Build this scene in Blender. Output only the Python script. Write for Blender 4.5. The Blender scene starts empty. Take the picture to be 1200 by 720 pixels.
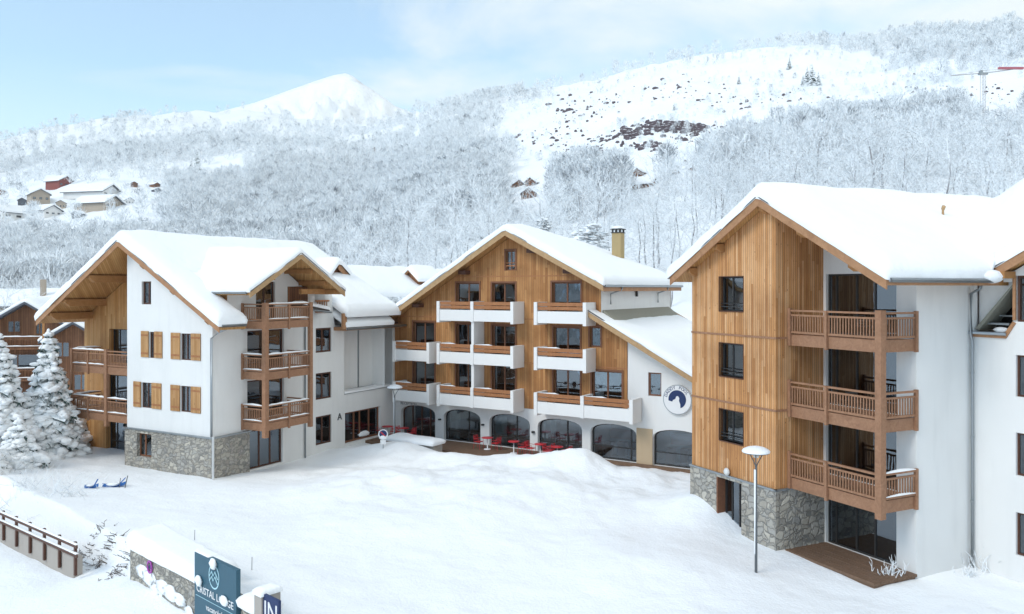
import bpy, math, random
import numpy as np
from mathutils import Vector, Matrix
from mathutils.geometry import tessellate_polygon
R=math.radians
rnd=random.Random(7); nr=np.random.RandomState(5)
S=bpy.context.scene; COL=S.collection
# ---------------------------------------------------------------- camera, light, exposure
cd=bpy.data.cameras.new('camera'); cam=bpy.data.objects.new('camera',cd); COL.objects.link(cam); S.camera=cam
cam.location=(0,0,0); cam.rotation_euler=(R(90),0,0)
cd.sensor_width=36; cd.lens=28.8; cd.shift_y=-22/1200; cd.clip_start=.1; cd.clip_end=20000
SUN_EL,SUN_AZ=R(42),R(-128)       # azimuth from +Y, clockwise: light comes from the left, behind the camera
sl=bpy.data.lights.new('sun','SUN'); sl.energy=1.0; sl.angle=R(22); sl.color=(1,.93,.84)
sun=bpy.data.objects.new('sun',sl); COL.objects.link(sun)
sd=Vector((math.sin(SUN_AZ)*math.cos(SUN_EL),math.cos(SUN_AZ)*math.cos(SUN_EL),math.sin(SUN_EL)))
sun.rotation_euler=sd.to_track_quat('Z','Y').to_euler(); sun.location=sd*300
W=bpy.data.worlds.new('World'); S.world=W; W.use_nodes=True
nt=W.node_tree; nt.nodes.clear(); N=nt.nodes.new; LK=nt.links.new
out=N('ShaderNodeOutputWorld'); bg=N('ShaderNodeBackground'); sky=N('ShaderNodeTexSky')
sky.sky_type='NISHITA'; sky.sun_disc=False; sky.sun_elevation=SUN_EL; sky.sun_rotation=SUN_AZ%(2*math.pi); sky.altitude=1300; sky.air_density=1; sky.dust_density=.6
bg.inputs[1].default_value=.15
tc=N('ShaderNodeTexCoord'); sx=N('ShaderNodeSeparateXYZ'); LK(tc.outputs['Generated'],sx.inputs[0])
mp=N('ShaderNodeMapping'); mp.inputs['Scale'].default_value=(1,1,2.6); mp.inputs['Location'].default_value=(.35,0,.15); LK(tc.outputs['Generated'],mp.inputs[0])
no=N('ShaderNodeTexNoise'); no.inputs['Scale'].default_value=2.3; no.inputs['Detail'].default_value=7; no.inputs['Roughness'].default_value=.55; no.inputs['Distortion'].default_value=.5; LK(mp.outputs[0],no.inputs[0])
def wm(op,a,b=None,c=None,clamp=False):
    m=N('ShaderNodeMath'); m.operation=op; m.use_clamp=clamp
    for i,v in enumerate((a,b,c)):
        if v is None: continue
        if isinstance(v,(int,float)): m.inputs[i].default_value=v
        else: LK(v,m.inputs[i])
    return m.outputs[0]
cl=wm('MULTIPLY_ADD',no.outputs[0],3.6,-1.25)                     # cloud patches
cl=wm('ADD',cl,wm('MULTIPLY_ADD',sx.outputs[0],1.7,-.05))                   # more cloud to the right
lo=wm('MULTIPLY_ADD',sx.outputs[2],-2.6,.85,clamp=True)             # veil near the horizon
fac=wm('MAXIMUM',wm('MINIMUM',wm('MAXIMUM',cl,0.0),.93),wm('MAXIMUM',lo,.22))
mx=N('ShaderNodeMix'); mx.data_type='RGBA'; LK(fac,mx.inputs[0])
g=N('ShaderNodeMix'); g.data_type='RGBA'; g.blend_type='MULTIPLY'; g.inputs[0].default_value=1.0; LK(sky.outputs[0],g.inputs[6]); g.inputs[7].default_value=(.85,1.09,1.05,1)
LK(g.outputs[2],mx.inputs[6]); mx.inputs[7].default_value=(4.05,4.32,4.3,1)
LK(mx.outputs[2],bg.inputs[0]); LK(bg.outputs[0],out.inputs[0])
S.view_settings.view_transform='Standard'; S.view_settings.look='None'; S.view_settings.gamma=1; S.view_settings.exposure=0.82
S.cycles.use_denoising=True; S.cycles.max_bounces=7; S.cycles.diffuse_bounces=4; S.cycles.transparent_max_bounces=8

# ---------------------------------------------------------------- materials
class NT:
    def __init__(s,name):
        s.m=bpy.data.materials.new(name); s.m.use_nodes=True; s.t=s.m.node_tree
        s.b=s.t.nodes['Principled BSDF']; s.o=s.t.nodes['Material Output']
        s.tc=s.n('ShaderNodeTexCoord')
    def n(s,k,**kw):
        x=s.t.nodes.new(k)
        for a,b in kw.items(): setattr(x,a,b)
        return x
    def l(s,a,b): s.t.links.new(a,b)
    def put(s,sock,v):
        if isinstance(v,(int,float)): sock.default_value=v
        elif isinstance(v,tuple): sock.default_value=v if len(v)==4 or sock.type=='VECTOR' else v+(1,)
        else: s.l(v,sock)
    def math(s,op,a,b=0,clamp=False):
        x=s.n('ShaderNodeMath',operation=op,use_clamp=clamp); s.put(x.inputs[0],a); s.put(x.inputs[1],b); return x.outputs[0]
    def mix(s,f,a,b,mode='MIX'):
        x=s.n('ShaderNodeMix',data_type='RGBA',blend_type=mode); s.put(x.inputs[0],f); s.put(x.inputs[6],a); s.put(x.inputs[7],b); return x.outputs[2]
    def noise(s,scale,detail=4,vec=None,rough=.55,dist=0):
        x=s.n('ShaderNodeTexNoise'); x.inputs['Scale'].default_value=scale; x.inputs['Detail'].default_value=detail; x.inputs['Roughness'].default_value=rough; x.inputs['Distortion'].default_value=dist
        s.l(vec if vec is not None else s.tc.outputs['Object'],x.inputs['Vector']); return x.outputs[0]
    def ramp(s,v,*pts):
        x=s.n('ShaderNodeValToRGB'); e=x.color_ramp.elements
        while len(e)<len(pts): e.new(.5)
        for i,(p,c) in enumerate(pts): e[i].position=p; e[i].color=(c if isinstance(c,tuple) else (c,c,c))+(1,)
        s.l(v,x.inputs[0]); return x.outputs[0]
    def xyz(s,o='Object'):
        x=s.n('ShaderNodeSeparateXYZ'); s.l(s.tc.outputs[o],x.inputs[0]); return x.outputs
    def comb(s,a,b,c):
        x=s.n('ShaderNodeCombineXYZ'); s.put(x.inputs[0],a); s.put(x.inputs[1],b); s.put(x.inputs[2],c); return x.outputs[0]
    def bump(s,h,st=.4,d=.02):
        x=s.n('ShaderNodeBump'); x.inputs['Strength'].default_value=st; x.inputs['Distance'].default_value=d; s.l(h,x.inputs['Height']); s.l(x.outputs[0],s.b.inputs['Normal'])
    def fin(s,col,rough=.7,spec=.3,metal=0):
        s.put(s.b.inputs['Base Color'],col); s.put(s.b.inputs['Roughness'],rough); s.b.inputs['Specular IOR Level'].default_value=spec; s.b.inputs['Metallic'].default_value=metal; return s.m
def wood_boards(name,c1,c2,c3,width,groove=.12,streak=1.0):
    t=NT(name); x,y,z=t.xyz()[0:3]; s=t.math('DIVIDE',t.math('ADD',x,y),width)
    wn=t.n('ShaderNodeTexWhiteNoise',noise_dimensions='1D'); t.l(t.math('FLOOR',s),wn.inputs['W'])
    seg=t.math('FLOOR',t.math('ADD',t.math('MULTIPLY',z,.2),t.math('MULTIPLY',wn.outputs[0],7)))
    wn2=t.n('ShaderNodeTexWhiteNoise',noise_dimensions='2D'); t.l(t.comb(t.math('FLOOR',s),seg,0),wn2.inputs['Vector'])
    gr=t.noise(1,5,t.comb(t.math('MULTIPLY',t.math('ADD',x,y),26),t.math('MULTIPLY',wn.outputs[0],30),t.math('MULTIPLY',z,1.3)),.6,.6)
    col=t.ramp(t.math('ADD',t.math('MULTIPLY_ADD' if 0 else 'ADD',t.math('MULTIPLY',wn2.outputs[0],.42),.07),t.math('MULTIPLY',gr,.55)),(.24,c2),(.5,c1),(.78,c3))
    big=t.noise(.5,4)                                       # weathering stains
    col=t.mix(t.ramp(big,(.42,0.),(.72,.42*streak)),col,tuple(v*.62 for v in c2))
    kn=t.noise(1,1,t.comb(t.math('MULTIPLY',t.math('ADD',x,y),9),0,t.math('MULTIPLY',z,5)))
    col=t.mix(t.ramp(kn,(.70,0.),(.76,.6)),col,tuple(v*.4 for v in c2))
    fr=t.math('FRACT',s); g=t.math('LESS_THAN',fr,groove)
    col=t.mix(t.math('MULTIPLY',g,.72),col,(.03,.015,.008))
    t.bump(t.math('SUBTRACT',t.math('MULTIPLY',gr,.2),g),.5,.012)
    return t.fin(col,.62,.25)
def plain_wood(name,c1,c2,scale=3,rough=.65):
    t=NT(name); mpn=t.n('ShaderNodeMapping'); mpn.inputs['Scale'].default_value=(1,1,1); t.l(t.tc.outputs['Object'],mpn.inputs[0])
    a=t.noise(scale,5,mpn.outputs[0],.6,1.2); b=t.noise(scale*9,3)
    t.bump(b,.25,.01)
    return t.fin(t.ramp(t.math('ADD',t.math('MULTIPLY',a,.7),t.math('MULTIPLY',b,.3)),(.3,c2),(.68,c1)),rough,.25)
def rough_paint(name,c,var=.05,dirt=.2):
    t=NT(name); a=t.noise(.45,5); x,y,z=t.xyz()[0:3]
    st=t.noise(1,4,t.comb(t.math('MULTIPLY',x,2.2),t.math('MULTIPLY',y,2.2),t.math('MULTIPLY',z,.35)))
    col=t.mix(t.ramp(a,(.35,0.),(.75,dirt)),c,tuple(v*.72 for v in c))
    col=t.mix(t.ramp(st,(.5,0.),(.8,dirt)),col,tuple(v*.66 for v in c))
    t.bump(t.noise(38,3),.25,.006); return t.fin(col,.85,.2)
def stone_mat(name,scale=2.6):
    t=NT(name); x,y,z=t.xyz()[0:3]; s=t.math('ADD',x,y)
    d=t.noise(2.2,2); d2=t.math('MULTIPLY',t.math('SUBTRACT',d,.5),.5)
    v=t.comb(t.math('ADD',s,d2),0,t.math('MULTIPLY',t.math('ADD',z,d2),1.55))
    vo=t.n('ShaderNodeTexVoronoi',feature='F1',distance='CHEBYCHEV'); vo.inputs['Scale'].default_value=scale; vo.inputs['Randomness'].default_value=.85; t.l(v,vo.inputs['Vector'])
    v2=t.n('ShaderNodeTexVoronoi',feature='F2',distance='CHEBYCHEV'); v2.inputs['Scale'].default_value=scale; v2.inputs['Randomness'].default_value=.85; t.l(v,v2.inputs['Vector'])
    edge=t.math('SUBTRACT',v2.outputs['Distance'],vo.outputs['Distance'])
    sp=t.n('ShaderNodeSeparateColor'); t.l(vo.outputs['Color'],sp.inputs[0])
    col=t.ramp(sp.outputs[0],(0.,(.21,.19,.16)),(.35,(.40,.355,.285)),(.6,(.32,.305,.28)),(.8,(.55,.50,.41)),(1.,(.18,.175,.165)))
    col=t.mix(t.math('MULTIPLY',t.noise(9,4),.55),col,(.52,.50,.46))
    mo=t.ramp(edge,(.0,1.),(.11,0.))
    col=t.mix(mo,col,(.20,.195,.18))
    t.bump(t.math('ADD',t.ramp(edge,(0.,0.),(.22,1.)),t.math('MULTIPLY',t.noise(14,4),.25)),.8,.05)
    return t.fin(col,.85,.25)
def snow_mat(name,c=(.89,.91,.92),bs=1.0):
    t=NT(name); a=t.noise(1.1,6); b=t.noise(9,4); c2=t.noise(60,2)
    t.bump(t.math('ADD',t.math('ADD',t.math('MULTIPLY',a,1.0),t.math('MULTIPLY',b,.34)),t.math('MULTIPLY',c2,.03)),.55*bs,.16)
    t.fin(t.mix(t.math('MULTIPLY',a,.35),c,(.93,.94,.95)),.6,.25)
    return t.m
def frost_mat(name,bark,snow,lo=-.35,hi=.35):
    t=NT(name); ge=t.n('ShaderNodeNewGeometry'); sp=t.n('ShaderNodeSeparateXYZ'); t.l(ge.outputs['Normal'],sp.inputs[0])
    n=t.noise(1.7,3); v=t.math('ADD',sp.outputs[2],t.math('MULTIPLY',t.math('SUBTRACT',n,.5),.9))
    f=t.math('DIVIDE',t.math('SUBTRACT',v,lo),hi-lo,True)
    return t.fin(t.mix(f,bark,snow),.8,.1)
def simple(name,c,rough=.5,metal=0,spec=.4,var=.15):
    t=NT(name); a=t.noise(4,4); return t.fin(t.mix(t.math('MULTIPLY',a,var*2),c,tuple(v*.7 for v in c)),rough,spec,metal)
def glass_mat(name,tint=(.55,.62,.64)):
    t=NT(name); fr=t.n('ShaderNodeFresnel'); fr.inputs[0].default_value=2.2
    gl=t.n('ShaderNodeBsdfGlossy'); gl.inputs['Roughness'].default_value=.015; gl.inputs['Color'].default_value=(.8,.9,1,1)
    wob=t.noise(.9,2); bm=t.n('ShaderNodeBump'); bm.inputs['Strength'].default_value=.12; bm.inputs['Distance'].default_value=.05; t.l(wob,bm.inputs['Height']); t.l(bm.outputs[0],gl.inputs['Normal'])
    tr=t.n('ShaderNodeBsdfTransparent'); tr.inputs[0].default_value=tint+(1,)
    mxs=t.n('ShaderNodeMixShader'); t.l(t.math('MULTIPLY',fr.outputs[0],1.35,True),mxs.inputs[0]); t.l(tr.outputs[0],mxs.inputs[1]); t.l(gl.outputs[0],mxs.inputs[2]); t.l(mxs.outputs[0],t.o.inputs[0]); return t.m
M={}
M['snow']=snow_mat('snow'); M['roof_snow']=snow_mat('roof_snow',(.90,.915,.925),.7)
M['white']=rough_paint('white_render',(.78,.775,.755)); M['white2']=rough_paint('white_concrete',(.80,.79,.77),.05,.08)
M['beige']=rough_paint('beige_panel',(.50,.38,.25)); M['concrete']=rough_paint('concrete',(.42,.38,.34),.1,.3)
M['wood_bright']=wood_boards('larch_boards',(.55,.265,.10),(.33,.138,.05),(.70,.41,.21),.115)
M['wood_gold']=wood_boards('spruce_boards',(.43,.20,.072),(.29,.12,.04),(.55,.285,.115),.17,.07,1.2)
M['wood_left']=wood_boards('pine_boards',(.50,.25,.085),(.36,.16,.05),(.60,.34,.14),.15,.08)
M['chalet']=wood_boards('dark_chalet_boards',(.20,.09,.045),(.13,.06,.03),(.27,.13,.065),.2)
M['fascia']=plain_wood('fascia_wood',(.46,.25,.13),(.30,.15,.075)); M['fascia_pale']=plain_wood('pale_fascia_wood',(.52,.34,.18),(.36,.22,.11))
M['soffit']=wood_boards('soffit_boards',(.48,.25,.09),(.36,.17,.055),(.56,.32,.13),.14,.08,.6)
M['beam']=plain_wood('beam_wood',(.44,.22,.085),(.31,.145,.05)); M['balcony']=plain_wood('balcony_wood',(.38,.205,.12),(.235,.12,.068),5)
M['rail']=plain_wood('orange_rail_wood',(.42,.19,.085),(.29,.12,.05),5); M['shutter']=wood_boards('shutter_boards',(.50,.27,.11),(.40,.20,.075),(.58,.34,.16),.12,.08)
M['frame']=plain_wood('brown_frame',(.12,.055,.035),(.07,.032,.022),6,.5); M['frame_red']=plain_wood('red_brown_frame',(.24,.105,.055),(.16,.07,.04),6,.5)
M['frame_dark']=simple('anthracite_frame',(.035,.033,.032),.4); M['dark']=simple('shade_black',(.02,.02,.02),.9)
M['stone']=stone_mat('stone_wall'); M['stone_left']=stone_mat('pale_stone_wall',3.2); M['stone_low']=stone_mat('mossy_stone',4.2)
M['zinc']=simple('zinc',(.36,.39,.41),.38,.75); M['slab_edge']=simple('roof_edge_metal',(.10,.09,.085),.6,.3)
M['glass']=glass_mat('glass'); M['glass_dark']=glass_mat('tinted_glass',(.34,.40,.40))
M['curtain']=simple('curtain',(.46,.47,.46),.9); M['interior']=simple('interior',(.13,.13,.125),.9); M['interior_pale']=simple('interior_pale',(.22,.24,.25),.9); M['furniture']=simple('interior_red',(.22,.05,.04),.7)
M['frost']=frost_mat('frosted_branches',(.40,.405,.41),(.86,.89,.91),-.9,-.2); M['trunk']=frost_mat('frosted_bark',(.27,.26,.265),(.8,.83,.87),-.05,.55)
M['needle']=frost_mat('snowy_needles',(.065,.10,.09),(.86,.89,.90),.1,.6)
def forest_mat():
    t=NT('far_frosted_wood'); ge=t.n('ShaderNodeNewGeometry'); sp=t.n('ShaderNodeSeparateXYZ'); t.l(ge.outputs['Normal'],sp.inputs[0])
    big=t.noise(.018,4); fine=t.noise(.16,3)
    v=t.math('ADD',sp.outputs[2],t.math('MULTIPLY',t.math('SUBTRACT',big,.5),1.6))
    f=t.math('DIVIDE',t.math('ADD',v,.85),.8,True)
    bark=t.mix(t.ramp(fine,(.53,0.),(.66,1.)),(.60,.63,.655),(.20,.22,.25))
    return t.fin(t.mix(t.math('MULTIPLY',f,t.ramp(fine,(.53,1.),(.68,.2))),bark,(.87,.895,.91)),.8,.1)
M['forest']=forest_mat()
M['rock']=frost_mat('snowy_rock',(.11,.085,.095),(.86,.88,.92),.72,.95)
M['red']=simple('red_metal',(.55,.03,.04),.4); M['whitep']=simple('white_paint',(.80,.80,.80),.5,0,.4,.04); M['navy']=simple('navy_paint',(.012,.03,.11),.5,0,.4,.04)
M['petrol']=simple('petrol_sign_paint',(.035,.105,.15),.5,0,.4,.08); M['blue']=simple('blue_plastic',(.03,.13,.38),.4); M['pale_blue']=simple('pale_emblem',(.45,.68,.75),.6,0,.3,.05)
M['pole']=simple('galvanised_pole',(.14,.15,.16),.5,.5); M['deck']=plain_wood('terrace_planks',(.21,.13,.085),(.13,.08,.05),4); M['brick']=rough_paint('chimney_render',(.44,.33,.17),.1,.35)
M['twig_dark']=frost_mat('dark_brushwood',(.085,.06,.045),(.8,.83,.86),.55,.95); M['redhouse']=rough_paint('red_brown_house',(.26,.075,.06)); M['crane']=simple('pale_crane_paint',(.50,.47,.47),.6); M['crane_red']=simple('faded_red_paint',(.50,.14,.17),.6); M['lilac']=simple('lilac_ring',(.45,.10,.45),.5); M['tan_house']=rough_paint('tan_house_paint',(.42,.35,.28)); M['grey_roof']=simple('slate',(.09,.10,.12),.7); M['lampglass']=simple('lamp_glass',(.7,.7,.68),.3)
M['twig']=frost_mat('frosted_twigs',(.16,.13,.10),(.82,.85,.88),-.3,.4); M['flash']=simple('lead_flashing',(.28,.27,.22),.7)

# ---------------------------------------------------------------- mesh helpers
F=lambda a,d,z:(a,d,z)                               # front wall: a along the facade, d inwards
def side(u0): return lambda a,d,z:(u0-d,a,z)          # wall facing +x of the building: a runs inwards
def front(w0): return lambda a,d,z:(a,w0+d,z)
class MB:
    def __init__(s): s.v=[]; s.f=[]
    def add(s,vs,fs): o=len(s.v); s.v+=[tuple(x) for x in vs]; s.f+=[tuple(i+o for i in f) for f in fs]; return s
    def box(s,mp,a0,a1,d0,d1,z0,z1):
        P=[mp(a,d,z) for z in (z0,z1) for d in (d0,d1) for a in (a0,a1)]
        return s.add(P,[(0,2,3,1),(4,5,7,6),(0,1,5,4),(2,6,7,3),(0,4,6,2),(1,3,7,5)])
    def prism(s,mp,pts,d0,d1):
        n=len(pts); P=[mp(a,d0,z) for a,z in pts]+[mp(a,d1,z) for a,z in pts]
        tri=tessellate_polygon([[Vector((a,z,0)) for a,z in pts]])
        fs=[tuple(t) for t in tri]+[tuple(i+n for i in t[::-1]) for t in tri]+[(i,(i+1)%n,(i+1)%n+n,i+n) for i in range(n)]
        return s.add(P,fs)
    def wall(s,mp,outer,holes=(),d=0,rev=.22):
        loops=[outer]+list(holes); flat=[p for l in loops for p in l]
        tri=tessellate_polygon([[Vector((a,z,0)) for a,z in l] for l in loops])
        s.add([mp(a,d,z) for a,z in flat],[tuple(t) for t in tri])
        for h in holes:
            n=len(h); s.add([mp(a,d,z) for a,z in h]+[mp(a,d+rev,z) for a,z in h],[(i,(i+1)%n,(i+1)%n+n,i+n) for i in range(n)])
        return s
    def tube(s,pts,r,n=8,cap=True):
        pts=[Vector(p) for p in pts]; rs=r if isinstance(r,(list,tuple)) else [r]*len(pts); o=len(s.v)
        for i,p in enumerate(pts):
            d=(pts[min(i+1,len(pts)-1)]-pts[max(i-1,0)]).normalized()
            a=d.cross(Vector((0,0,1)));  a=d.cross(Vector((1,0,0))) if a.length<.1 else a
            a.normalize(); b=d.cross(a)
            for k in range(n):
                t=2*math.pi*k/n; s.v.append(tuple(p+(a*math.cos(t)+b*math.sin(t))*rs[i]))
        for i in range(len(pts)-1):
            for k in range(n): s.f.append((o+i*n+k,o+i*n+(k+1)%n,o+(i+1)*n+(k+1)%n,o+(i+1)*n+k))
        if cap: s.f.append(tuple(o+k for k in range(n))); s.f.append(tuple(o+(len(pts)-1)*n+k for k in range(n)))
        return s
    def lathe(s,c,prof,n=20):
        o=len(s.v)
        for r,z in prof:
            for k in range(n): t=2*math.pi*k/n; s.v.append((c[0]+r*math.cos(t),c[1]+r*math.sin(t),c[2]+z))
        for i in range(len(prof)-1):
            for k in range(n): s.f.append((o+i*n+k,o+i*n+(k+1)%n,o+(i+1)*n+(k+1)%n,o+(i+1)*n+k))
        return s
    def blob(s,c,r,sq=(1,1,1),seed=0,lump=.2,n=8,m=6):
        q=random.Random(seed); o=len(s.v); ph=[q.random()*6 for _ in range(4)]
        for i in range(m+1):
            th=math.pi*i/m
            for k in range(n):
                t=2*math.pi*k/n; rr=r*(1+lump*math.sin(2*t+ph[0]+3*th)*math.sin(3*th+ph[1])+lump*.6*math.sin(4*t+ph[2]))
                s.v.append((c[0]+rr*sq[0]*math.sin(th)*math.cos(t),c[1]+rr*sq[1]*math.sin(th)*math.sin(t),c[2]+r*sq[2]*math.cos(th)))
        for i in range(m):
            for k in range(n): s.f.append((o+i*n+k,o+i*n+(k+1)%n,o+(i+1)*n+(k+1)%n,o+(i+1)*n+k))
        return s
    def mesh(s,name,mat,smooth=False):
        me=bpy.data.meshes.new(name); me.from_pydata(s.v,[],s.f); me.materials.append(mat)
        if smooth: me.polygons.foreach_set('use_smooth',[True]*len(me.polygons))
        me.update(); return me
    def obj(s,name,mat,parent=None,smooth=False,label=None):
        o=bpy.data.objects.new(name,s.mesh(name,M[mat] if isinstance(mat,str) else mat,smooth)); COL.objects.link(o); o.parent=parent
        if label: o['label']=label
        return o
def tag(o,label=None,cat=None,group=None,kind=None):
    if label: o['label']=label
    if cat: o['category']=cat
    if group: o['group']=group
    if kind: o['kind']=kind
    return o
def thing(name,label,cat,loc=(0,0,0),rz=0,group=None):
    o=bpy.data.objects.new(name,None); COL.objects.link(o); o.location=loc; o.rotation_euler=(0,0,rz); o.empty_display_size=.3
    return tag(o,label,cat,group)
def copy_thing(o,loc,rz=0,sc=1,label=None):
    c=o.copy(); COL.objects.link(c); c.location=loc; c.rotation_euler=(0,0,rz); c.scale=(sc,sc,sc) if not isinstance(sc,tuple) else sc
    if label: c['label']=label
    for ch in o.children:
        d=ch.copy(); COL.objects.link(d); d.parent=c
        for gch in ch.children: e=gch.copy(); COL.objects.link(e); e.parent=d
    return c
def rect(a0,a1,z0,z1): return [(a0,z0),(a1,z0),(a1,z1),(a0,z1)]
def arch(a0,a1,z0,zs,zt,n=12):
    c=(a0+a1)/2; h=(a1-a0)/2
    return [(a0,z0),(a1,z0)]+[(c+h*math.cos(math.pi*i/n),zs+(zt-zs)*math.sin(math.pi*i/n)**.8) for i in range(n+1)]
def lettering(name,parent,mp,items,mat,ext=.012):
    """items: (text, a, d, z, size, rotation)"""
    mb=MB()
    for txt,a,d,z,size,rot in items:
        cu=bpy.data.curves.new('t','FONT'); cu.body=txt; cu.size=size; cu.align_x='CENTER'; cu.align_y='CENTER'; cu.extrude=ext; cu.resolution_u=2
        ob=bpy.data.objects.new('t',cu); COL.objects.link(ob); me=bpy.data.meshes.new_from_object(ob.evaluated_get(bpy.context.evaluated_depsgraph_get()))
        ca,sa=math.cos(rot),math.sin(rot)
        mb.add([mp(a+v.co.x*ca-v.co.y*sa,d-v.co.z,z+v.co.x*sa+v.co.y*ca) for v in me.vertices],[tuple(p.vertices) for p in me.polygons])
        bpy.data.objects.remove(ob); bpy.data.curves.remove(cu); bpy.data.meshes.remove(me)
    return mb.obj(name,mat,parent)
# numpy value noise
def vnoise(x,y,seed=0):
    xi=np.floor(x).astype(np.int64); yi=np.floor(y).astype(np.int64); xf=x-xi; yf=y-yi
    def h(a,b):
        n=(a*374761393+b*668265263+seed*1274126177)&0x7fffffff; n=((n^(n>>13))*1274126177)&0x7fffffff; return ((n^(n>>16))&0xffff)/65535.
    u=xf*xf*(3-2*xf); v=yf*yf*(3-2*yf)
    return (h(xi,yi)*(1-u)+h(xi+1,yi)*u)*(1-v)+(h(xi,yi+1)*(1-u)+h(xi+1,yi+1)*u)*v
def fbm(x,y,o=4,seed=0):
    s=0; a=1; t=0
    for i in range(o): s=s+a*vnoise(x,y,seed+i); t+=a; a*=.5; x=x*2.03+7; y=y*2.03+3
    return s/t-.5

# ---------------------------------------------------------------- terrain
G0=-10.4
skx=np.array([-700,0,60,120,200,300,380,440,480,520,560,600,650,700,760,800,850,900,950,1000,1050,1100,1150,1200,1400,1800])
sky_y=np.array([210,163,150,140,133,132,141,145,134,124,118,113,103,93,77,69,65,53,51,54,51,44,39,32,10,30])
def esk(phi):
    t=np.tan(np.clip(phi,-1.0,1.0)); return np.interp(t*960+600,skx,(338-sky_y)/960)*np.cos(np.clip(phi,-1.0,1.0))
PL=np.array([-13.75,29.5]); DL=np.array([.7325,-.6808]); NL=np.array([-.6808,-.7325])
def H(x,y):
    x=np.asarray(x,float); y=np.asarray(y,float); r=np.hypot(x,y); phi=np.arctan2(x,y); xp=np.tan(np.clip(phi,-1,1))*960+600
    Rs=np.interp(xp,[0,420,520,1200],[1500,1500,1050,850]); p=np.interp(xp,[0,250,500,800,1200],[.9,.85,.62,.5,.46])
    r0=72.; q=np.clip(np.log(np.maximum(r,r0)/r0)/np.log(Rs/r0),0,1); e0=G0/r0; es=esk(phi)
    back=np.clip((np.abs(phi)-1.1)/.5,0,1); es=es*(1-back)+.16*back
    far=r*(e0+(es-e0)*q**p); far=np.where(r>Rs,es*Rs-(r-Rs)*.25,far)
    rough=fbm(x/60,y/60,5,3)*np.clip((r-120)/250,0,1)*np.clip(r,0,600)*.035+fbm(x/260,y/260,3,9)*np.clip((r-200)/400,0,1)*np.clip(r,0,800)*.05*np.clip((Rs-r)/Rs*3,0,1)
    far=far+rough
    # the snow field round the buildings
    s=(x-PL[0])*NL[0]+(y-PL[1])*NL[1]; al=(x-PL[0])*DL[0]+(y-PL[1])*DL[1]
    wl=1/(1+np.exp(-(al+30)*.5))*1/(1+np.exp((al-13)*1.2))
    field=G0+.03+.95*np.exp(np.minimum(s,0)/5.5)*wl
    road=-10.85+.30*np.exp(-np.maximum(s,0)/.9)*(fbm(x/2,y/2,3,5)+1.0)-.02*np.maximum(s,0)
    k=np.clip((s+.55)/.45,0,1); near=field*(1-k)+np.where(al<13,road,field)*k
    mound=lambda cx,cy,sx,sy,h,a=0:h*np.exp(-(((x-cx)*math.cos(a)+(y-cy)*math.sin(a))/sx)**2-((-(x-cx)*math.sin(a)+(y-cy)*math.cos(a))/sy)**2)
    near=near+mound(1.5,40,7,3.2,.55,-.5)+mound(-4,36,5,3,.35,.4)+mound(5,30.5,4,3,.35,-.6)+mound(-2,47.5,7,1.4,.75,-.35)+mound(3.0,45.6,3.2,1.3,.55,-.5)+mound(4.5,46.6,1.2,1.3,.85,-.5)-mound(-1.5,52.3,9,1.9,.45,-.555)+mound(-7.6,51,3.0,1.2,.75,-.3)+mound(9,37.2,1.8,2.5,1.0,-.45)
    calm=1/(1+np.exp((r-85)/6))
    inner=np.clip(np.hypot((x-14)/9,(y-33)/5),.3,1)
    bank=np.exp(-((y-44)/8)**2)*np.clip((x+13)/5,0,1)*np.clip((15-x)/5,0,1)
    lumps=fbm(x/7,y/7,4,11)*(.6+.55*bank)+fbm(x/1.9,y/1.9,5,21)*(.13+.42*bank)+np.abs(fbm(x/3.5,y/3.5,4,31))*.8*bank
    near=near+lumps*calm*inner
    w=np.clip((r-r0)/14,0,1)
    return np.where(r<r0,near,near*(1-w)+far*w)
def build_ground():
    fine=np.linspace(R(-42),R(42),640); cr=np.linspace(R(42),R(318),70)[1:-1]; ang=np.concatenate([fine,cr])
    rad=np.concatenate([[.5,3,6,10,14,18],np.geomspace(20,80,330),np.geomspace(80,2600,330)[1:]])
    A,Rr=np.meshgrid(ang,rad); X=Rr*np.sin(A); Y=Rr*np.cos(A); Z=H(X,Y); n=len(ang); m=len(rad)
    co=np.stack([X,Y,Z],-1).reshape(-1,3); i,j=np.meshgrid(np.arange(m-1),np.arange(n),indexing='ij'); j2=(j+1)%n
    fs=np.stack([i*n+j,i*n+j2,(i+1)*n+j2,(i+1)*n+j],-1).reshape(-1,4)
    return np_mesh('snow_ground',co,fs,'snow',True)
def np_mesh(name,co,fs,mat,smooth=False):
    me=bpy.data.meshes.new(name); k=fs.shape[1]
    me.vertices.add(len(co)); me.vertices.foreach_set('co',co.astype(np.float32).ravel())
    me.loops.add(fs.size); me.loops.foreach_set('vertex_index',fs.astype(np.int32).ravel())
    me.polygons.add(len(fs)); me.polygons.foreach_set('loop_start',np.arange(0,fs.size,k,dtype=np.int32)); me.polygons.foreach_set('loop_total',np.full(len(fs),k,dtype=np.int32))
    me.update(calc_edges=True); me.validate()
    if smooth: me.polygons.foreach_set('use_smooth',np.ones(len(fs),bool))
    me.materials.append(M[mat]); o=bpy.data.objects.new(name,me); COL.objects.link(o); return o
g=build_ground(); tag(g,'snow covered ground rising into the mountainside',kind='structure')
def locate(px,py,lo=90,hi=1400):
    t=(px-600)/960; e=(338-py)/960
    Y=np.geomspace(lo,hi,600); h=H(t*Y,Y); k=h>=e*Y; i=int(np.argmax(k)) if k.any() else -1
    return t*Y[i],float(Y[i]),float(h[i])
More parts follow.
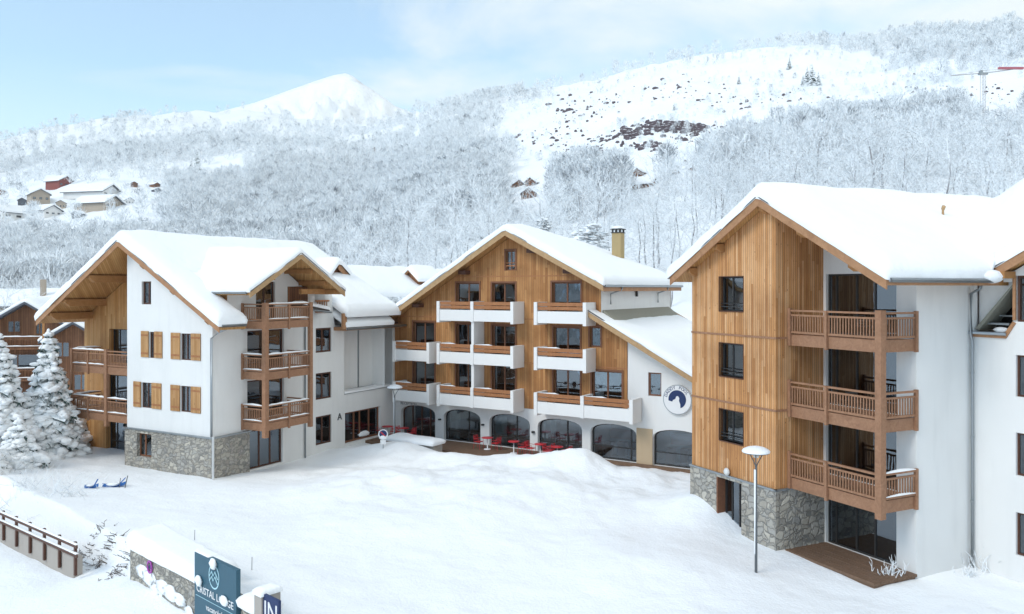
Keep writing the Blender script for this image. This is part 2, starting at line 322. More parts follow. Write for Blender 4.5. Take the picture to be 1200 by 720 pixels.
def build_peak():
    xs=np.linspace(180,560,150); sk=np.interp(xs,[180,250,300,330,350,370,385,395,405,413,425,440,452,462,490,520,560],[150,133,120,109,102,95,90,87.5,86,89,98,108,116,124,135,150,170])
    rows=46; co=[]
    for j in range(rows):
        q=j/(rows-1)
        for x,s in zip(xs,sk):
            Y=4600-1500*(1-q); t=(x-600)/960; z=(338-s)/960*4600*q**1.0-260*(1-q)
            nn=float(fbm(np.array(x/16.+j*.12),np.array(j/5.+x/45),5,77))*180*min(1,(1-q)*5)*(.35+q)
            rid=abs(float(fbm(np.array(x/26.-j*.1),np.array(j/14.),3,7)))*300*min(1,(1-q)*4)
            co.append((t*Y,Y,z+nn+rid))
    co=np.array(co); n=len(xs); i,j=np.meshgrid(np.arange(rows-1),np.arange(n-1),indexing='ij')
    back=co[-n:].copy(); back[:,1]+=1500; back[:,2]-=900; co=np.vstack([co,back]); i,j=np.meshgrid(np.arange(rows),np.arange(n-1),indexing='ij')
    return np_mesh('mountain',co,np.stack([i*n+j,i*n+j+1,(i+1)*n+j+1,(i+1)*n+j],-1).reshape(-1,4),'peak_snow',True)
t=NT('peak_snow'); ge=t.n('ShaderNodeNewGeometry'); a=t.noise(.006,7); sp=t.n('ShaderNodeSeparateXYZ'); t.l(ge.outputs['Normal'],sp.inputs[0])
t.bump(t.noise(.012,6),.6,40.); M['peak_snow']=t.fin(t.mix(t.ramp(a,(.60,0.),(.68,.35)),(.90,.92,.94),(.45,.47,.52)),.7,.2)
tag(build_peak(),'white snowy peak above the left ridge',kind='structure')

# ---------------------------------------------------------------- snow on roofs
def axis(lo,hi,marks,res):
    s={round(lo,3),round(hi,3)}
    for m in marks:
        for e in (-.5,-.3,-.16,-.08,-.03,0,.03,.08,.16,.3,.5):
            if lo<=m+e<=hi: s.add(round(m+e,3))
    k=lo
    while k<hi: s.add(round(k,3)); k+=res
    s=sorted(s); o=[s[0]]
    for v in s[1:]:
        if v-o[-1]>.012: o.append(v)
    return np.array(o)
def T_big(T): return callable(T) or T>.3
def roof_snow(name,parent,rects,base,T,res=.28,r=.42,seed=1,noise=.16,label=None,under=.0):
    us=axis(min(q[0] for q in rects),max(q[1] for q in rects),[e for q in rects for e in q[:2]],res)
    ws=axis(min(q[2] for q in rects),max(q[3] for q in rects),[e for q in rects for e in q[2:]],res)
    U,Wd=np.meshgrid(us,ws); d=np.full(U.shape,-1.)
    for a,b,c,e in rects: d=np.maximum(d,np.minimum(np.minimum(U-a,b-U),np.minimum(Wd-c,e-Wd)))
    dd=np.clip(d,0,None); k=np.sqrt(np.clip(1-(1-np.minimum(dd/r,1))**2,0,1))
    soft=np.clip(dd/1.6,0,1)
    th=T(U,Wd) if callable(T) else T
    Z=base(U,Wd)+k*(th*(.88+.12*soft)+noise*fbm(U/2.2,Wd/2.2,3,seed)+noise*.6*fbm(U/.8,Wd/.8,4,seed+5))
    # bulge sideways over the edge
    gw,gu=np.gradient(d,ws,us); gl=np.hypot(gu,gw)+1e-6; edge=np.clip(1-dd/.45,0,1)
    b=edge*(.10*4*k*(1-k)+.11*(fbm(U/.9,Wd/.9,3,seed+9)+.15))*min(1,r/.3)*(1 if T_big(T) else .3)
    co=np.stack([U-gu/gl*b,Wd-gw/gl*b,Z],-1).reshape(-1,3); n=len(us); fs=[]
    cu=(us[1:]+us[:-1])/2; cw=(ws[1:]+ws[:-1])/2
    for j in range(len(ws)-1):
        for i in range(n-1):
            if any(a<cu[i]<b and c<cw[j]<e for a,b,c,e in rects): fs.append((j*n+i,j*n+i+1,(j+1)*n+i+1,(j+1)*n+i))
    o=np_mesh(name,co,np.array(fs),'roof_snow',True); o.parent=parent
    if label: o['label']=label
    return o

# ---------------------------------------------------------------- building parts
def window(parent,mp,a0,a1,z0,z1,mull=(.5,),dep=.16,fm='frame',fw=.07,hb=(),curt=(0,1),glass='glass',name='window',room=1.1,gpad=0,label=None,seed=None):
    m=MB(); d0,d1=dep,dep+.08
    m.box(mp,a0,a0+fw,d0,d1,z0,z1); m.box(mp,a1-fw,a1,d0,d1,z0,z1); m.box(mp,a0+fw,a1-fw,d0,d1,z0,z0+fw); m.box(mp,a0+fw,a1-fw,d0,d1,z1-fw,z1)
    for q in mull: c=a0+(a1-a0)*q; m.box(mp,c-fw*.55,c+fw*.55,d0+.002,d1,z0+fw,z1-fw)
    for q in hb: c=z0+(z1-z0)*q; m.box(mp,a0+fw,a1-fw,d0+.004,d1,c-fw*.4,c+fw*.4)
    w=m.obj(name,fm,parent,label=label)
    MB().box(mp,a0+fw*.6,a1-fw*.6,d0+.035,d0+.05,z0+fw*.6,z1-fw*.6).obj('pane',glass,w)
    q=random.Random(seed if seed is not None else int(a0*31+z0*17)); c=MB(); W_=a1-a0
    def cur(x0,x1):
        n=max(4,int((x1-x0)/.07)); P=[];dd=d1+.12
        for i in range(n+1):
            x=x0+(x1-x0)*i/n; off=.03*math.sin(i*1.9+q.random())
            P+= [mp(x,dd+off,z0+fw),mp(x,dd+off,z1-fw)]
        c.add(P,[(2*i,2*i+2,2*i+3,2*i+1) for i in range(n)])
    if 0 in curt: cur(a0+fw,a0+fw+W_*(.10+.14*q.random()))
    if 1 in curt: cur(a1-fw-W_*(.10+.14*q.random()),a1-fw)
    if 2 in curt: cur(a0+fw,a1-fw)
    if c.f: c.obj('curtain','curtain',w)
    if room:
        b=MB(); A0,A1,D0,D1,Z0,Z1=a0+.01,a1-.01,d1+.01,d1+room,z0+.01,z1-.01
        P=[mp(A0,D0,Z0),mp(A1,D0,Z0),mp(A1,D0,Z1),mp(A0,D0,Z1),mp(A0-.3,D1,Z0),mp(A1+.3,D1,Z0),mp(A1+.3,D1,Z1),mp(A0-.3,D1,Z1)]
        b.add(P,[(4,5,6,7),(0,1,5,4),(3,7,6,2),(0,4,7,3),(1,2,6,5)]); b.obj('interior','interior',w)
    return w
def arched_window(parent,mp,a0,a1,z0,zs,zt,mull=(.5,),fm='frame_dark',dep=.25,fw=.07,hbar=None,glass='glass',red=False):
    out_=arch(a0,a1,z0,zs,zt); c=(a0+a1)/2; cz=(z0+zt)/2; k=1-2*fw/(a1-a0)
    inn=[(c+(a-c)*k,cz+(z-cz)*(1-2*fw/(zt-z0))) for a,z in out_]
    n=len(out_); m=MB(); d0,d1=dep,dep+.08
    P=[mp(a,d0,z) for a,z in out_]+[mp(a,d0,z) for a,z in inn]+[mp(a,d1,z) for a,z in inn]
    m.add(P,[(i,(i+1)%n,(i+1)%n+n,i+n) for i in range(n)]+[(i+n,(i+1)%n+n,(i+1)%n+2*n,i+2*n) for i in range(n)])
    for q in mull:
        x=a0+(a1-a0)*q; h=(a1-a0)/2; top=zs+(zt-zs)*(max(0,1-((x-c)/h)**2)**.4)
        m.box(mp,x-.04,x+.04,d0+.003,d1,z0+fw,top-.02)
    if hbar: m.box(mp,a0+fw,a1-fw,d0+.006,d1,hbar-.035,hbar+.035)
    w=m.obj('arched_window',fm,parent)
    pm=MB(); pm.wall(mp,[(c+(a-c)*.985,cz+(z-cz)*.985) for a,z in out_],(),d0+.04); pm.obj('pane',glass,w)
    b=MB(); A0,A1,D0,D1=a0-.25,a1+.25,d1+.02,d1+3.2
    P=[mp(A0,D0,z0),mp(A1,D0,z0),mp(A1,D0,zt),mp(A0,D0,zt),mp(A0,D1,z0),mp(A1,D1,z0),mp(A1,D1,zt),mp(A0,D1,zt)]
    b.add(P,[(4,5,6,7),(0,1,5,4),(3,7,6,2),(0,4,7,3),(1,2,6,5)]); b.obj('interior','interior_pale',w)
    cu=MB(); W_=a1-a0
    for x0,x1 in ((a0+.1,a0+.1+W_*.3),(a1-.1-W_*.13,a1-.1)):
        nn=8; P=[]
        for i in range(nn+1):
            x=x0+(x1-x0)*i/nn; P+=[mp(x,d1+.25+.04*math.sin(i*2.1),z0+.05),mp(x,d1+.25+.04*math.sin(i*2.1),min(zs+.35,zt))]
        cu.add(P,[(2*i,2*i+2,2*i+3,2*i+1) for i in range(nn)])
    if not red: cu.obj('curtain','curtain',w)
    else:
        f_=MB()
        for i in range(3): f_.box(mp,a0+.4+i*.8,a0+.9+i*.8,1.0+.3*i,1.5+.3*i,z0,z0+.85)
        f_.box(mp,a0+.3,a1-.6,2.2,2.3,z0+.9,z0+1.5); f_.obj('furniture','furniture',w)
    return w
def railing(parent,p0,p1,z,top=1.0,mat='balcony',sp=.13,snow=False,name='railing',mid=.82,bot=.12,th=.035):
    p0=Vector(p0); p1=Vector(p1); L=(p1-p0).length; d=(p1-p0)/L
    nrm=Vector((d.y,-d.x)); mp=lambda a,dd,zz:(p0.x+d.x*a-nrm.x*dd,p0.y+d.y*a-nrm.y*dd,zz)
    m=MB(); m.box(mp,0,L,-.055,.055,z+top-.07,z+top); m.box(mp,0,L,-.03,.03,z+mid-.07,z+mid); m.box(mp,0,L,-.03,.03,z+bot-.05,z+bot+.03)
    n=int(L/sp)
    for i in range(1,n): a=L*i/n; m.box(mp,a-.022,a+.022,-.018,.018,z+bot+.03,z+mid-.07)
    o=m.obj(name,mat,parent)
    if snow:
        s_=MB()
        for zz,hw,h in ((z+top,.06,.09),(z+bot+.03,.05,.07)):
            k=max(3,int(L/.35)); last=0
            prof=[(-hw,0),(-hw*.8,h*.8),(0,h),(hw*.8,h*.8),(hw,0)]; P=[]
            q=random.Random(int(z*10+L*7))
            for i in range(k+1):
                a=L*i/k; sc=.55+.6*q.random(); sc=.15 if i in(0,k) else sc
                P+=[mp(a,x,zz+.002+y*sc) for x,y in prof]
            s_.add(P,[(i*5+j,i*5+j+1,(i+1)*5+j+1,(i+1)*5+j) for i in range(k) for j in range(4)])
        s_.obj('rail_snow','roof_snow',o,True)
    return o
def post(parent,x,y,z0,z1,s=.12,mat='balcony',name='post'):
    return MB().box(F,x-s/2,x+s/2,y-s/2,y+s/2,z0,z1).obj(name,mat,parent)
def slab_roof(name,parent,mp,zf,a0,am,a1,d0,d1,th=.24,mat='soffit',up=0.0):
    """gable roof deck: zf(a) gives the top height"""
    return MB().prism(mp,[(a0,zf(a0)),(am,zf(am)),(a1,zf(a1)),(a1,zf(a1)-th),(am,zf(am)-th),(a0,zf(a0)-th)],d0,d1).obj(name,mat,parent)
def rake(parent,mp,zf,aa,ab,d,h=.30,mat='fascia',name='rake_board',edge=True):
    o=MB().prism(mp,[(aa,zf(aa)+.02),(ab,zf(ab)+.02),(ab,zf(ab)-h),(aa,zf(aa)-h)],d-.06,d).obj(name,mat,parent)
    if edge: MB().prism(mp,[(aa,zf(aa)+.07),(ab,zf(ab)+.07),(ab,zf(ab)+.021),(aa,zf(aa)+.021)],d-.10,d+.1).obj('edge_strip','slab_edge',o)
    return o
def gutter(parent,pts,r=.075,mat='zinc',name='gutter'):
    return MB().tube(pts,r,8).obj(name,mat,parent,True)
def gable(am,zt,sl,sr): return lambda a: zt-(sl*(am-a) if a<am else sr*(a-am))
def ground_wall(z=-11.6): return z
def rotz(U): return math.atan2(U[1],U[0])

# ================================================================ RIGHT BUILDING
RB=thing('apartment_building','tall block clad in bright larch boards on a stone base, with stacked wooden balconies','building',(10.40,32.30,0),rotz((.4397,-.8981)))
zR=gable(-.42,3.60,.55,.55)
f0=front(0)
holes=[rect(-3.33,-1.85,z0,z1) for z0,z1 in((-.96,.48),(-3.75,-2.35),(-6.51,-5.18))]
m=MB(); m.wall(f0,[(-5.18,-7.93),(0,-7.93),(0,zR(0)-.22),(-.42,3.36),(-5.18,zR(-5.18)-.22)],holes,0,.26)
m.wall(side(0),rect(0,2.57,-7.93,3.38)); m.wall(lambda a,d,z:(-5.18+d,a,z),rect(0,13,-11.6,.9)); m.obj('larch_cladding','wood_bright',RB)
for z in (-1.96,-4.83):
    MB().box(f0,-5.2,.035,-.03,.0,z-.05,z+.03).box(side(0),0,.7,-.035,0,z-.05,z+.03).obj('belt_strip','balcony',RB)
m=MB(); m.wall(front(-.06),[(-5.24,-11.6),(-3.44,-11.6),(-3.44,-8.12),(-1.9,-8.12),(-1.9,-11.6),(.06,-11.6),(.06,-8.0),(-5.24,-8.0)],(),0)
m.wall(side(.06),rect(-.06,2.57,-11.6,-8.0)); m.add([f0(*p) for p in((-3.44,-.06,-11.6),(-3.44,-.06,-8.12),(-3.44,.6,-8.12),(-3.44,.6,-11.6))],[(0,1,2,3)])
m.add([f0(*p) for p in((-1.9,-.06,-11.6),(-1.9,-.06,-8.12),(-1.9,.6,-8.12),(-1.9,.6,-11.6))],[(0,1,2,3)]); m.add([f0(*p) for p in((-5.24,-.06,-11.6),(-5.24,-.06,-8.0),(-5.24,3,-8.),(-5.24,3,-11.6))],[(0,1,2,3)])
st=m.obj('stone_base','stone',RB)
MB().box(f0,-5.27,.1,-.10,.02,-8.0,-7.93).box(side(0),-.1,2.57,-.1,.02,-8.0,-7.93).obj('drip_edge','zinc',RB)
MB().box(f0,-3.44,-3.36,-.07,.36,-11.2,-8.13).obj('door_jamb','frame_red',RB)
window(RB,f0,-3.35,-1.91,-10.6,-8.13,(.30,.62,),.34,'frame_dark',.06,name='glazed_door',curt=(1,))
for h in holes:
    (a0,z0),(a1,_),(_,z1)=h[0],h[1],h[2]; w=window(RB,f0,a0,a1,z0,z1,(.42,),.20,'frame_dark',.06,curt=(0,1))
    MB().box(f0,a0-.035,a0,-.02,.24,z0-.03,z1+.03).box(f0,a1,a1+.035,-.02,.24,z0-.03,z1+.03).box(f0,a0,a1,-.02,.24,z1,z1+.03).box(f0,a0,a1,-.04,.24,z0-.04,z0).obj('surround','frame',w)
    m=MB(); m.box(f0,a0+.02,a1-.02,.06,.09,z0+.16,z0+.20); m.box(f0,a0+.02,a1-.02,.06,.09,z0+.30,z0+.33); m.obj('guard_rail','frame_dark',w)
MB().lathe((0,0,0),[(.0,.0),(.15,.0),(.17,.05),(.1,.13),(0,.15)],16).obj('wall_lamp','lampglass',RB,True).matrix_local=Matrix.Translation((-2.75,-.06,-7.78))@Matrix.Rotation(R(90),4,'X')
# recessed balcony wall
f2=front(2.57); lv=[(-1.85,.57),(-4.68,-2.12),(-7.52,-4.95),(-10.33,-7.9)]
hs=[rect(.13,3.46,z0,z1) for z0,z1 in lv]
MB().wall(f2,[(0,-11.6),(4.3,-11.6),(4.3,zR(4.3)-.24),(0,zR(0)-.24)],hs,0,.2).wall(side(4.3),[(2.57,-11.6),(5.59,-11.6),(5.59,1.0),(2.57,1.0)]).obj('white_wall','white',RB)
for i,(z0,z1) in enumerate(lv):
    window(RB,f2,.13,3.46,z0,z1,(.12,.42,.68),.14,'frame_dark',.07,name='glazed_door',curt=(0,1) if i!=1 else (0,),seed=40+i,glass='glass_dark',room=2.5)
for k,z in enumerate((-1.85,-4.68,-7.52)):
    m=MB(); m.box(F,.02,4.26,.74,2.56,z-.12,z); m.box(F,.02,4.3,.70,.76,z-.42,z+.02); m.box(F,4.24,4.30,.76,2.56,z-.42,z+.02)
    for a in np.arange(.5,4,.6): m.box(F,a-.05,a+.05,.76,2.56,z-.30,z-.121)
    b=m.obj('balcony','balcony',RB)
    railing(b,(.08,.68),(4.14,.68),z,snow=False); railing(b,(4.33,.84),(4.33,2.5),z,snow=(k==2))
    post(b,.08,.66,z-.42,z+1.06,.13); post(b,1.95,.63,z-.47,z+.98,.11); post(b,4.34,2.5,z-.45,z+1.03,.12)
MB().box(F,4.14,4.40,.62,.88,-8.12,-.78).obj('corner_post','balcony',RB)
# wing with gable towards the viewer
f5=front(5.59); hw=[rect(6.0,7.7,z0,z1) for z0,z1 in((-3.88,-2.39),(-6.7,-5.17),(-9.55,-8.02))]+[rect(6.02,7.6,-1.2,.45)]
zW=gable(11.6,.62+.55*6.2,.55,.55)
nh=[(4.42,-1.62),(5.62,-1.62),(5.92,-1.15),(5.92,.22),(4.42,.22)]
MB().wall(f5,[(4.3,-11.6),(16,-11.6),(16,1.2),(11.6,zW(11.6)-.25),(5.95,.62),(4.3,.5)],hw+[nh],0,.2).wall(side(16),rect(5.59,18,-11.6,1.2)).obj('wing_wall','white',RB)
for h in hw: window(RB,f5,h[0][0],h[1][0],h[0][1],h[2][1],(.5,),.10,'frame',.07)
# cut-back roof corner beside the wing
m=MB(); m.wall(f5,rect(4.3,6.1,-1.9,.5),(),1.5); m.add([f5(*p) for p in((4.42,.2,.22),(5.92,.2,.22),(5.92,1.5,.22),(4.42,1.5,.22))],[(0,1,2,3)]); m.obj('roof_pocket','dark',RB)  # near-black colour paints in the shade of the recess
MB().prism(f5,[(4.42,-1.5),(5.9,.22),(4.42,.22)],.30,.34).obj('pocket_cheek','white',RB)
MB().prism(f5,[(4.44,-1.52),(5.9,.18),(5.92,.10),(4.6,-1.55)],.02,.9).obj('sloped_trim','flash',RB)
m=MB(); m.box(f5,5.92,6.02,-.06,.2,-1.15,.45); m.prism(f5,[(4.4,-1.66),(5.60,-1.66),(5.92,-1.2),(6.02,-1.25),(5.66,-1.82),(4.4,-1.82)],-.06,.2); m.obj('pocket_frame','fascia',RB)
m=MB(); m.box(f5,4.5,5.6,.25,.6,-1.35,-1.28); m.box(f5,4.6,5.7,.6,.9,-1.05,-1.0); m.obj('pocket_slats','zinc',RB)
MB().blob(f5(5.3,.25,-1.53),.24,(1.2,.7,.45),3).obj('pocket_snow','roof_snow',RB,True)
gutter(RB,[f5(4.2,-.1,-1.66),f5(5.7,-.1,-1.66)],.06)
# downpipe
gutter(RB,[(5.0,5.2,.22),(4.8,5.38,-.02),(4.42,5.42,-.2),(4.42,5.42,-1.7),(4.44,5.46,-2.0),(4.44,5.46,-10.5)],.055,name='downpipe')
m=MB()
for z in(-3.2,-5.6,-8): m.tube([(4.44,5.46,z),(4.44,5.46,z+.05)],.07,8)
m.obj('pipe_clamp','zinc',RB)
# roofs
rf=slab_roof('roof',RB,F,zR,-6.05,-.42,5.55,-.5,15,.22)
rake(RB,F,zR,-6.08,-.42,-.5,.34); rake(RB,F,zR,-.42,5.58,-.5,.34)
m=MB(); m.box(F,5.5,5.58,-.5,5.3,zR(5.5)-.24,zR(5.5)); m.obj('eave_board','fascia',RB); gutter(RB,[(5.66,-.45,.27),(5.66,5.0,.27)],.08)
gutter(RB,[(-6.15,-.45,.4),(-6.15,14,.4)],.08)
for a,z in((-3.1,zR(-3.1)),(-4.9,zR(-4.9)),(1.6,zR(1.6)),(4.0,zR(4.0)),(-.42,3.55)):
    dd=2.5 if a>0 else .05
    MB().prism(lambda q,d,zz:(a+d,q,zz),[(-.42,z-.24),(dd,z-.24),(dd,z-.58),(-.15,z-.58),(-.42,z-.44)],-.11,.11).obj('purlin','beam',RB)
wr=slab_roof('wing_roof',RB,F,zW,5.35,11.6,17,5.1,18,.22)
rake(RB,F,zW,5.30,11.6,5.1,.32); rake(RB,F,zW,11.6,17,5.1,.32)
MB().box(F,5.75,6.0,4.95,5.6,.35,.6).obj('purlin','beam',RB)
def bR(u,w):
    main=3.6-.55*np.abs(u+.42); wing=zW_np(u); wing=np.where(w>4.9,wing,-9)
    rear=4.45-.72*np.abs(w-12.5)-.55*np.maximum(0,2.6-u)
    s=np.maximum(main,wing); k=.7; hh=np.clip(.5+.5*(rear-s)/k,0,1); s=s*(1-hh)+rear*hh+k*hh*(1-hh)
    return s
zW_np=lambda u: zW(11.6)-.55*np.abs(u-11.6)
rs=roof_snow('roof_snow',rf,[(-6.2,5.62,-.58,15),(5.2,17.1,5.0,18.2),(3,8,5.0,15)],bR,.74,.3,.32,2,.2)
m=MB(); m.tube([(2.0,7.15,2.6),(2.0,7.15,3.28)],.05,8); m.tube([(2.0,7.15,3.25),(2.08,7.1,3.36)],.08,8); m.obj('roof_vent','fascia_pale',rf)
MB().blob((5.5,4.9,.42),.42,(1.0,1.5,.6),9,.12,10,8).obj('snow_lump','roof_snow',rf,True)
# back wall and terrace
MB().wall(front(14.5),[(-5.2,-11.6),(16,-11.6),(16,1.),(5.4,.2),(-.4,3.3),(-5.2,.9)]).obj('rear_wall','white',RB)
m=MB()
for k in range(15): m.box(F,.15,4.35,.35+k*.147,.35+k*.147+.135,-10.40,-10.30-.004*(k%3))
m.box(F,.2,4.3,.4,2.5,-10.62,-10.401); m.obj('terrace','deck',RB)

# ================================================================ CENTRE BUILDING
CB=thing('hotel_building','broad gabled hotel with golden board front, white concrete balconies and arched ground-floor windows','building',(-4.99,56.3,0),rotz((.8502,-.5265)))
zM=gable(6.0,3.72,.577,.512); WM=-1.05
zL=lambda a:-1.0-.549*(a-11.2)
arches=[(-3.38,-.36),(.37,3.4),(4.11,7.22),(7.79,10.95),(11.53,14.57),(15.59,18.7)]
ah=[arch(a,b,-10.38,-8.78,-8.2) for a,b in arches]
G1=f0
MB().wall(f0,[(-3.93,-11.8),(21,-11.8),(21,-7.72),(-3.93,-7.72)],ah,0,.3).obj('ground_floor_wall','white',CB)
rw=[(15.3,16.12,-6.33,-4.95)]
MB().wall(f0,[(14.0,-7.72),(21,-7.72),(21,zL(21)-.25),(14.0,zL(14)-.25)],[rect(*rw[0])],0,.2).wall(side(21),rect(0,11,-11.8,-6.0)).obj('white_wall','white',CB)
MB().wall(side(12.25),[(0,-3),(11.6,-3),(11.6,.3),(0,.3)]).wall(lambda a,d,z:(-3.93+d,a,z),rect(0,11.6,-11.8,-1.9)).wall(front(11.6),[(-3.93,-11.8),(21,-11.8),(21,-6),(12.3,-1.8),(12.3,.3),(6,3.1),(-3.93,-2)]).obj('side_wall','white',CB)
wins=[(1.45,3.33,-1.85,.36),(4.35,6.13,-1.85,.34),(8.87,10.87,-1.85,.38),
 (-2.25,-.40,-4.66,-2.34),(1.45,3.2,-4.66,-2.38),(4.35,6.13,-4.66,-2.42),(8.97,10.83,-4.66,-2.42),(11.50,12.22,-3.6,-2.36),
 (-2.25,-.40,-7.46,-5.08),(1.45,3.2,-7.46,-5.03),(4.35,6.13,-7.46,-5.01),(8.97,10.83,-7.46,-5.05),(11.65,13.63,-7.46,-5.02)]
attic=(5.41,6.13,1.16,2.45)
wd=[(-3.93,-7.72),(14.0,-7.72),(14.0,zL(14)-.25),(12.25,zL(12.25)-.25),(12.25,zM(12.25)-.24),(6.0,3.46),(-3.93,zM(-3.93)-.24)]
MB().wall(f0,wd,[rect(*w) for w in wins]+[rect(*attic)],-.03,.26).obj('board_cladding','wood_gold',CB)
MB().box(f0,-4.05,-3.93,-.2,.0,-7.72,-2.7).obj('corner_pier','white2',CB)
m=MB()
for z in(.78,-1.98,-4.80): m.box(f0,max(-3.9,6-(3.4-z)/.577),min(12.2,6+(3.4-z)/.512) if z>-.5 else 14.0 if z<-3 else 12.2,-.045,-.03,z-.03,z+.03)
m.obj('belt_strip','rail',CB)
def casing(parent,mp,a0,a1,z0,z1,d=-.03,mat='frame_red',w=.11):
    return MB().box(mp,a0-w,a0,d-.045,d+.14,z0,z1+w).box(mp,a1,a1+w,d-.045,d+.14,z0,z1+w).box(mp,a0,a1,d-.045,d+.14,z1,z1+w).obj('casing',mat,parent)
for i,(a0,a1,z0,z1) in enumerate(wins):
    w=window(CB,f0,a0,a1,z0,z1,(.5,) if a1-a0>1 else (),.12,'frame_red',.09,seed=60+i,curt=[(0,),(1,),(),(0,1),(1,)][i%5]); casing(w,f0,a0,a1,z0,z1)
w=window(CB,f0,*attic,(.5,),.1,'frame_red',.07,curt=()); casing(w,f0,*attic); MB().box(f0,attic[0],attic[1],-.02,.02,1.42,1.50).box(f0,attic[0],attic[1],-.02,.02,1.62,1.67).obj('guard_rail','rail',w)
w=window(CB,f0,*rw[0],(),.12,'frame_red',.09,curt=(0,))
for i,(a,b) in enumerate(arches):
    arched_window(CB,f0,a,b,-10.38,-8.78,-8.2,(.28,.55,.8) if i==0 else (.64,) if i<4 else (.85,),hbar=(-9.75 if i in(1,2,3) else -9.62 if i>3 else None),fm='frame' if i==0 else 'frame_dark',red=i>3,glass='glass_dark' if i in(0,4,5) else 'glass')
MB().box(f0,14.58,15.58,-.05,.02,-10.4,-8.28).obj('beige_panel','beige',CB)
MB().box(f0,11.2,19,-.18,.0,-10.6,-10.38).obj('plinth','deck',CB)
# balconies: (u0,u1,rail z,dividers,right cheek)
BW=-1.3
for (a,b,zt,div) in [(.95,6.65,-.88,(3.62,)),(8.46,11.75,-.88,()),(-2.86,.0,-3.68,()),(.95,6.65,-3.68,(3.62,)),(8.46,11.75,-3.68,()),(-2.86,.0,-6.48,()),(.95,6.65,-6.48,(3.62,)),(8.46,14.75,-6.48,(11.62,))]:
    m=MB(); f=F; zb=zt-1.27
    m.box(f,a+.02,b-.02,BW+.02,-.04,zb+.04,zb+.24)                    # floor slab
    m.box(f,a+.02,b-.02,BW,BW+.12,zb,zt-.54)                            # parapet panel
    m.box(f,a-.16,a+.06,BW-.07,-.035,zb-.12,zt+.02); m.box(f,b-.06,b+.16,BW-.07,-.035,zb-.12,zt+.02)
    for q in div: m.box(f,q-.11,q+.11,BW-.05,-.035,zb-.04,zt+.02)
    bo=m.obj('balcony','white2',CB)
    ed=[a+.06]+[x for q in div for x in(q-.11,q+.11)]+[b-.06]
    for k in range(0,len(ed),2):
        r_=MB().box(f,ed[k]+.004,ed[k+1]-.004,BW+.02,BW+.08,zt-.46,zt-.26).box(f,ed[k]+.004,ed[k+1]-.004,BW+.02,BW+.08,zt-.22,zt-.0).obj('timber_rail','rail',bo)
        if zt<-3: MB().tube([(ed[k]+.1,BW+.05,zt+.01),((ed[k]+ed[k+1])/2-.3,BW+.05,zt+.03),((ed[k]+ed[k+1])/2,BW+.05,zt+.0)],[.02,.05,.01],6).obj('rail_snow','roof_snow',r_,True)
MB().box(F,3.52,3.72,-1.25,-.035,-6.50,-2.19).obj('divider_wall','white2',CB)
# roofs
P=[]
for w_,dz in((WM,0),(1.0,0),(12.2,.95)): P+=[(-5.45,w_,zM(-5.45)),(6.0,w_,zM(6.0)-dz),(12.85,w_,zM(12.85)),(12.85,w_,zM(12.85)-.22),(6.0,w_,zM(6.0)-.22-dz),(-5.45,w_,zM(-5.45)-.22)]
rf=MB().add(P,[(0,1,4,5),(1,2,3,4),(12,13,16,17),(13,14,15,16)]+[(k*6+i,k*6+(i+1)%6,k*6+6+(i+1)%6,k*6+6+i) for k in(0,1) for i in range(6)]).obj('roof','soffit',CB)
rake(CB,F,zM,-5.5,6.0,WM,.36,'fascia_pale'); rake(CB,F,zM,6.0,12.9,WM,.36,'fascia_pale')
MB().box(F,12.8,12.88,WM,12.2,zM(12.8)-.42,zM(12.8)-.02).obj('eave_board','fascia',CB)
gutter(CB,[(12.96,-1,.14),(12.96,12.2,.14)],.08); gutter(CB,[(-5.55,-1,-3.0),(-5.55,11,-3.0)],.08)
for w_ in(1.6,9.4): gutter(CB,[(12.96,w_,.1),(12.9,w_,-.1),(12.38,w_-.5,-.35),(12.38,w_-.5,-1.0)],.05,name='downpipe')
MB().box(F,12.28,12.4,5.2,5.35,-.55,.0).obj('vent_pipe','frame_dark',CB)
for a in(-3.9,-1.6,2.3,7.6,10.2):
    z=zM(a); MB().box(F,a-.28,a+.28,-.62,-.03,z-.66,z-.40).obj('purlin','frame',CB)
bM=lambda u,w: 3.72-np.where(u<6,.577*(6-u),.512*(u-6))-np.clip((w-1)/11.2,0,1)*.95*np.where(u<6,1-(6-u)/11.45,1-(u-6)/6.85)
roof_snow('roof_snow',rf,[(-5.6,12.95,WM-.08,12.3)],bM,.56,.3,.28,5,.14)
# lean-to roof
lr=MB().prism(F,[(11.2,zL(11.2)),(20.8,zL(20.8)),(20.8,zL(20.8)-.22),(11.2,zL(11.2)-.22)],WM,11.9).obj('lower_roof','soffit',CB)
rake(CB,F,zL,11.15,20.8,WM,.34,'fascia_pale')
bL=lambda u,w: -1.0-.549*(u-11.2)
roof_snow('roof_snow',lr,[(12.9,20.9,WM-.08,11.2)],bL,lambda u,w:.10+.42*np.clip((u-12.9)/3,0,1),.3,.35,8,.12)
roof_snow('roof_snow',lr,[(11.3,13.2,WM-.08,0.4)],bL,.10,.3,.3,8,.03)
MB().prism(F,[(11.2,zL(11.2)+.01),(13.3,zL(13.3)+.02),(13.3,zL(13.3)+.04),(12.3,zL(12.3)+.25)],.2,11.2).obj('flashing','flash',lr)
MB().prism(F,[(15.05,zL(15.05)-.30),(15.5,zL(15.5)-.30),(15.25,zL(15.25)-.42)],-.5,-.03).obj('purlin','frame',CB)
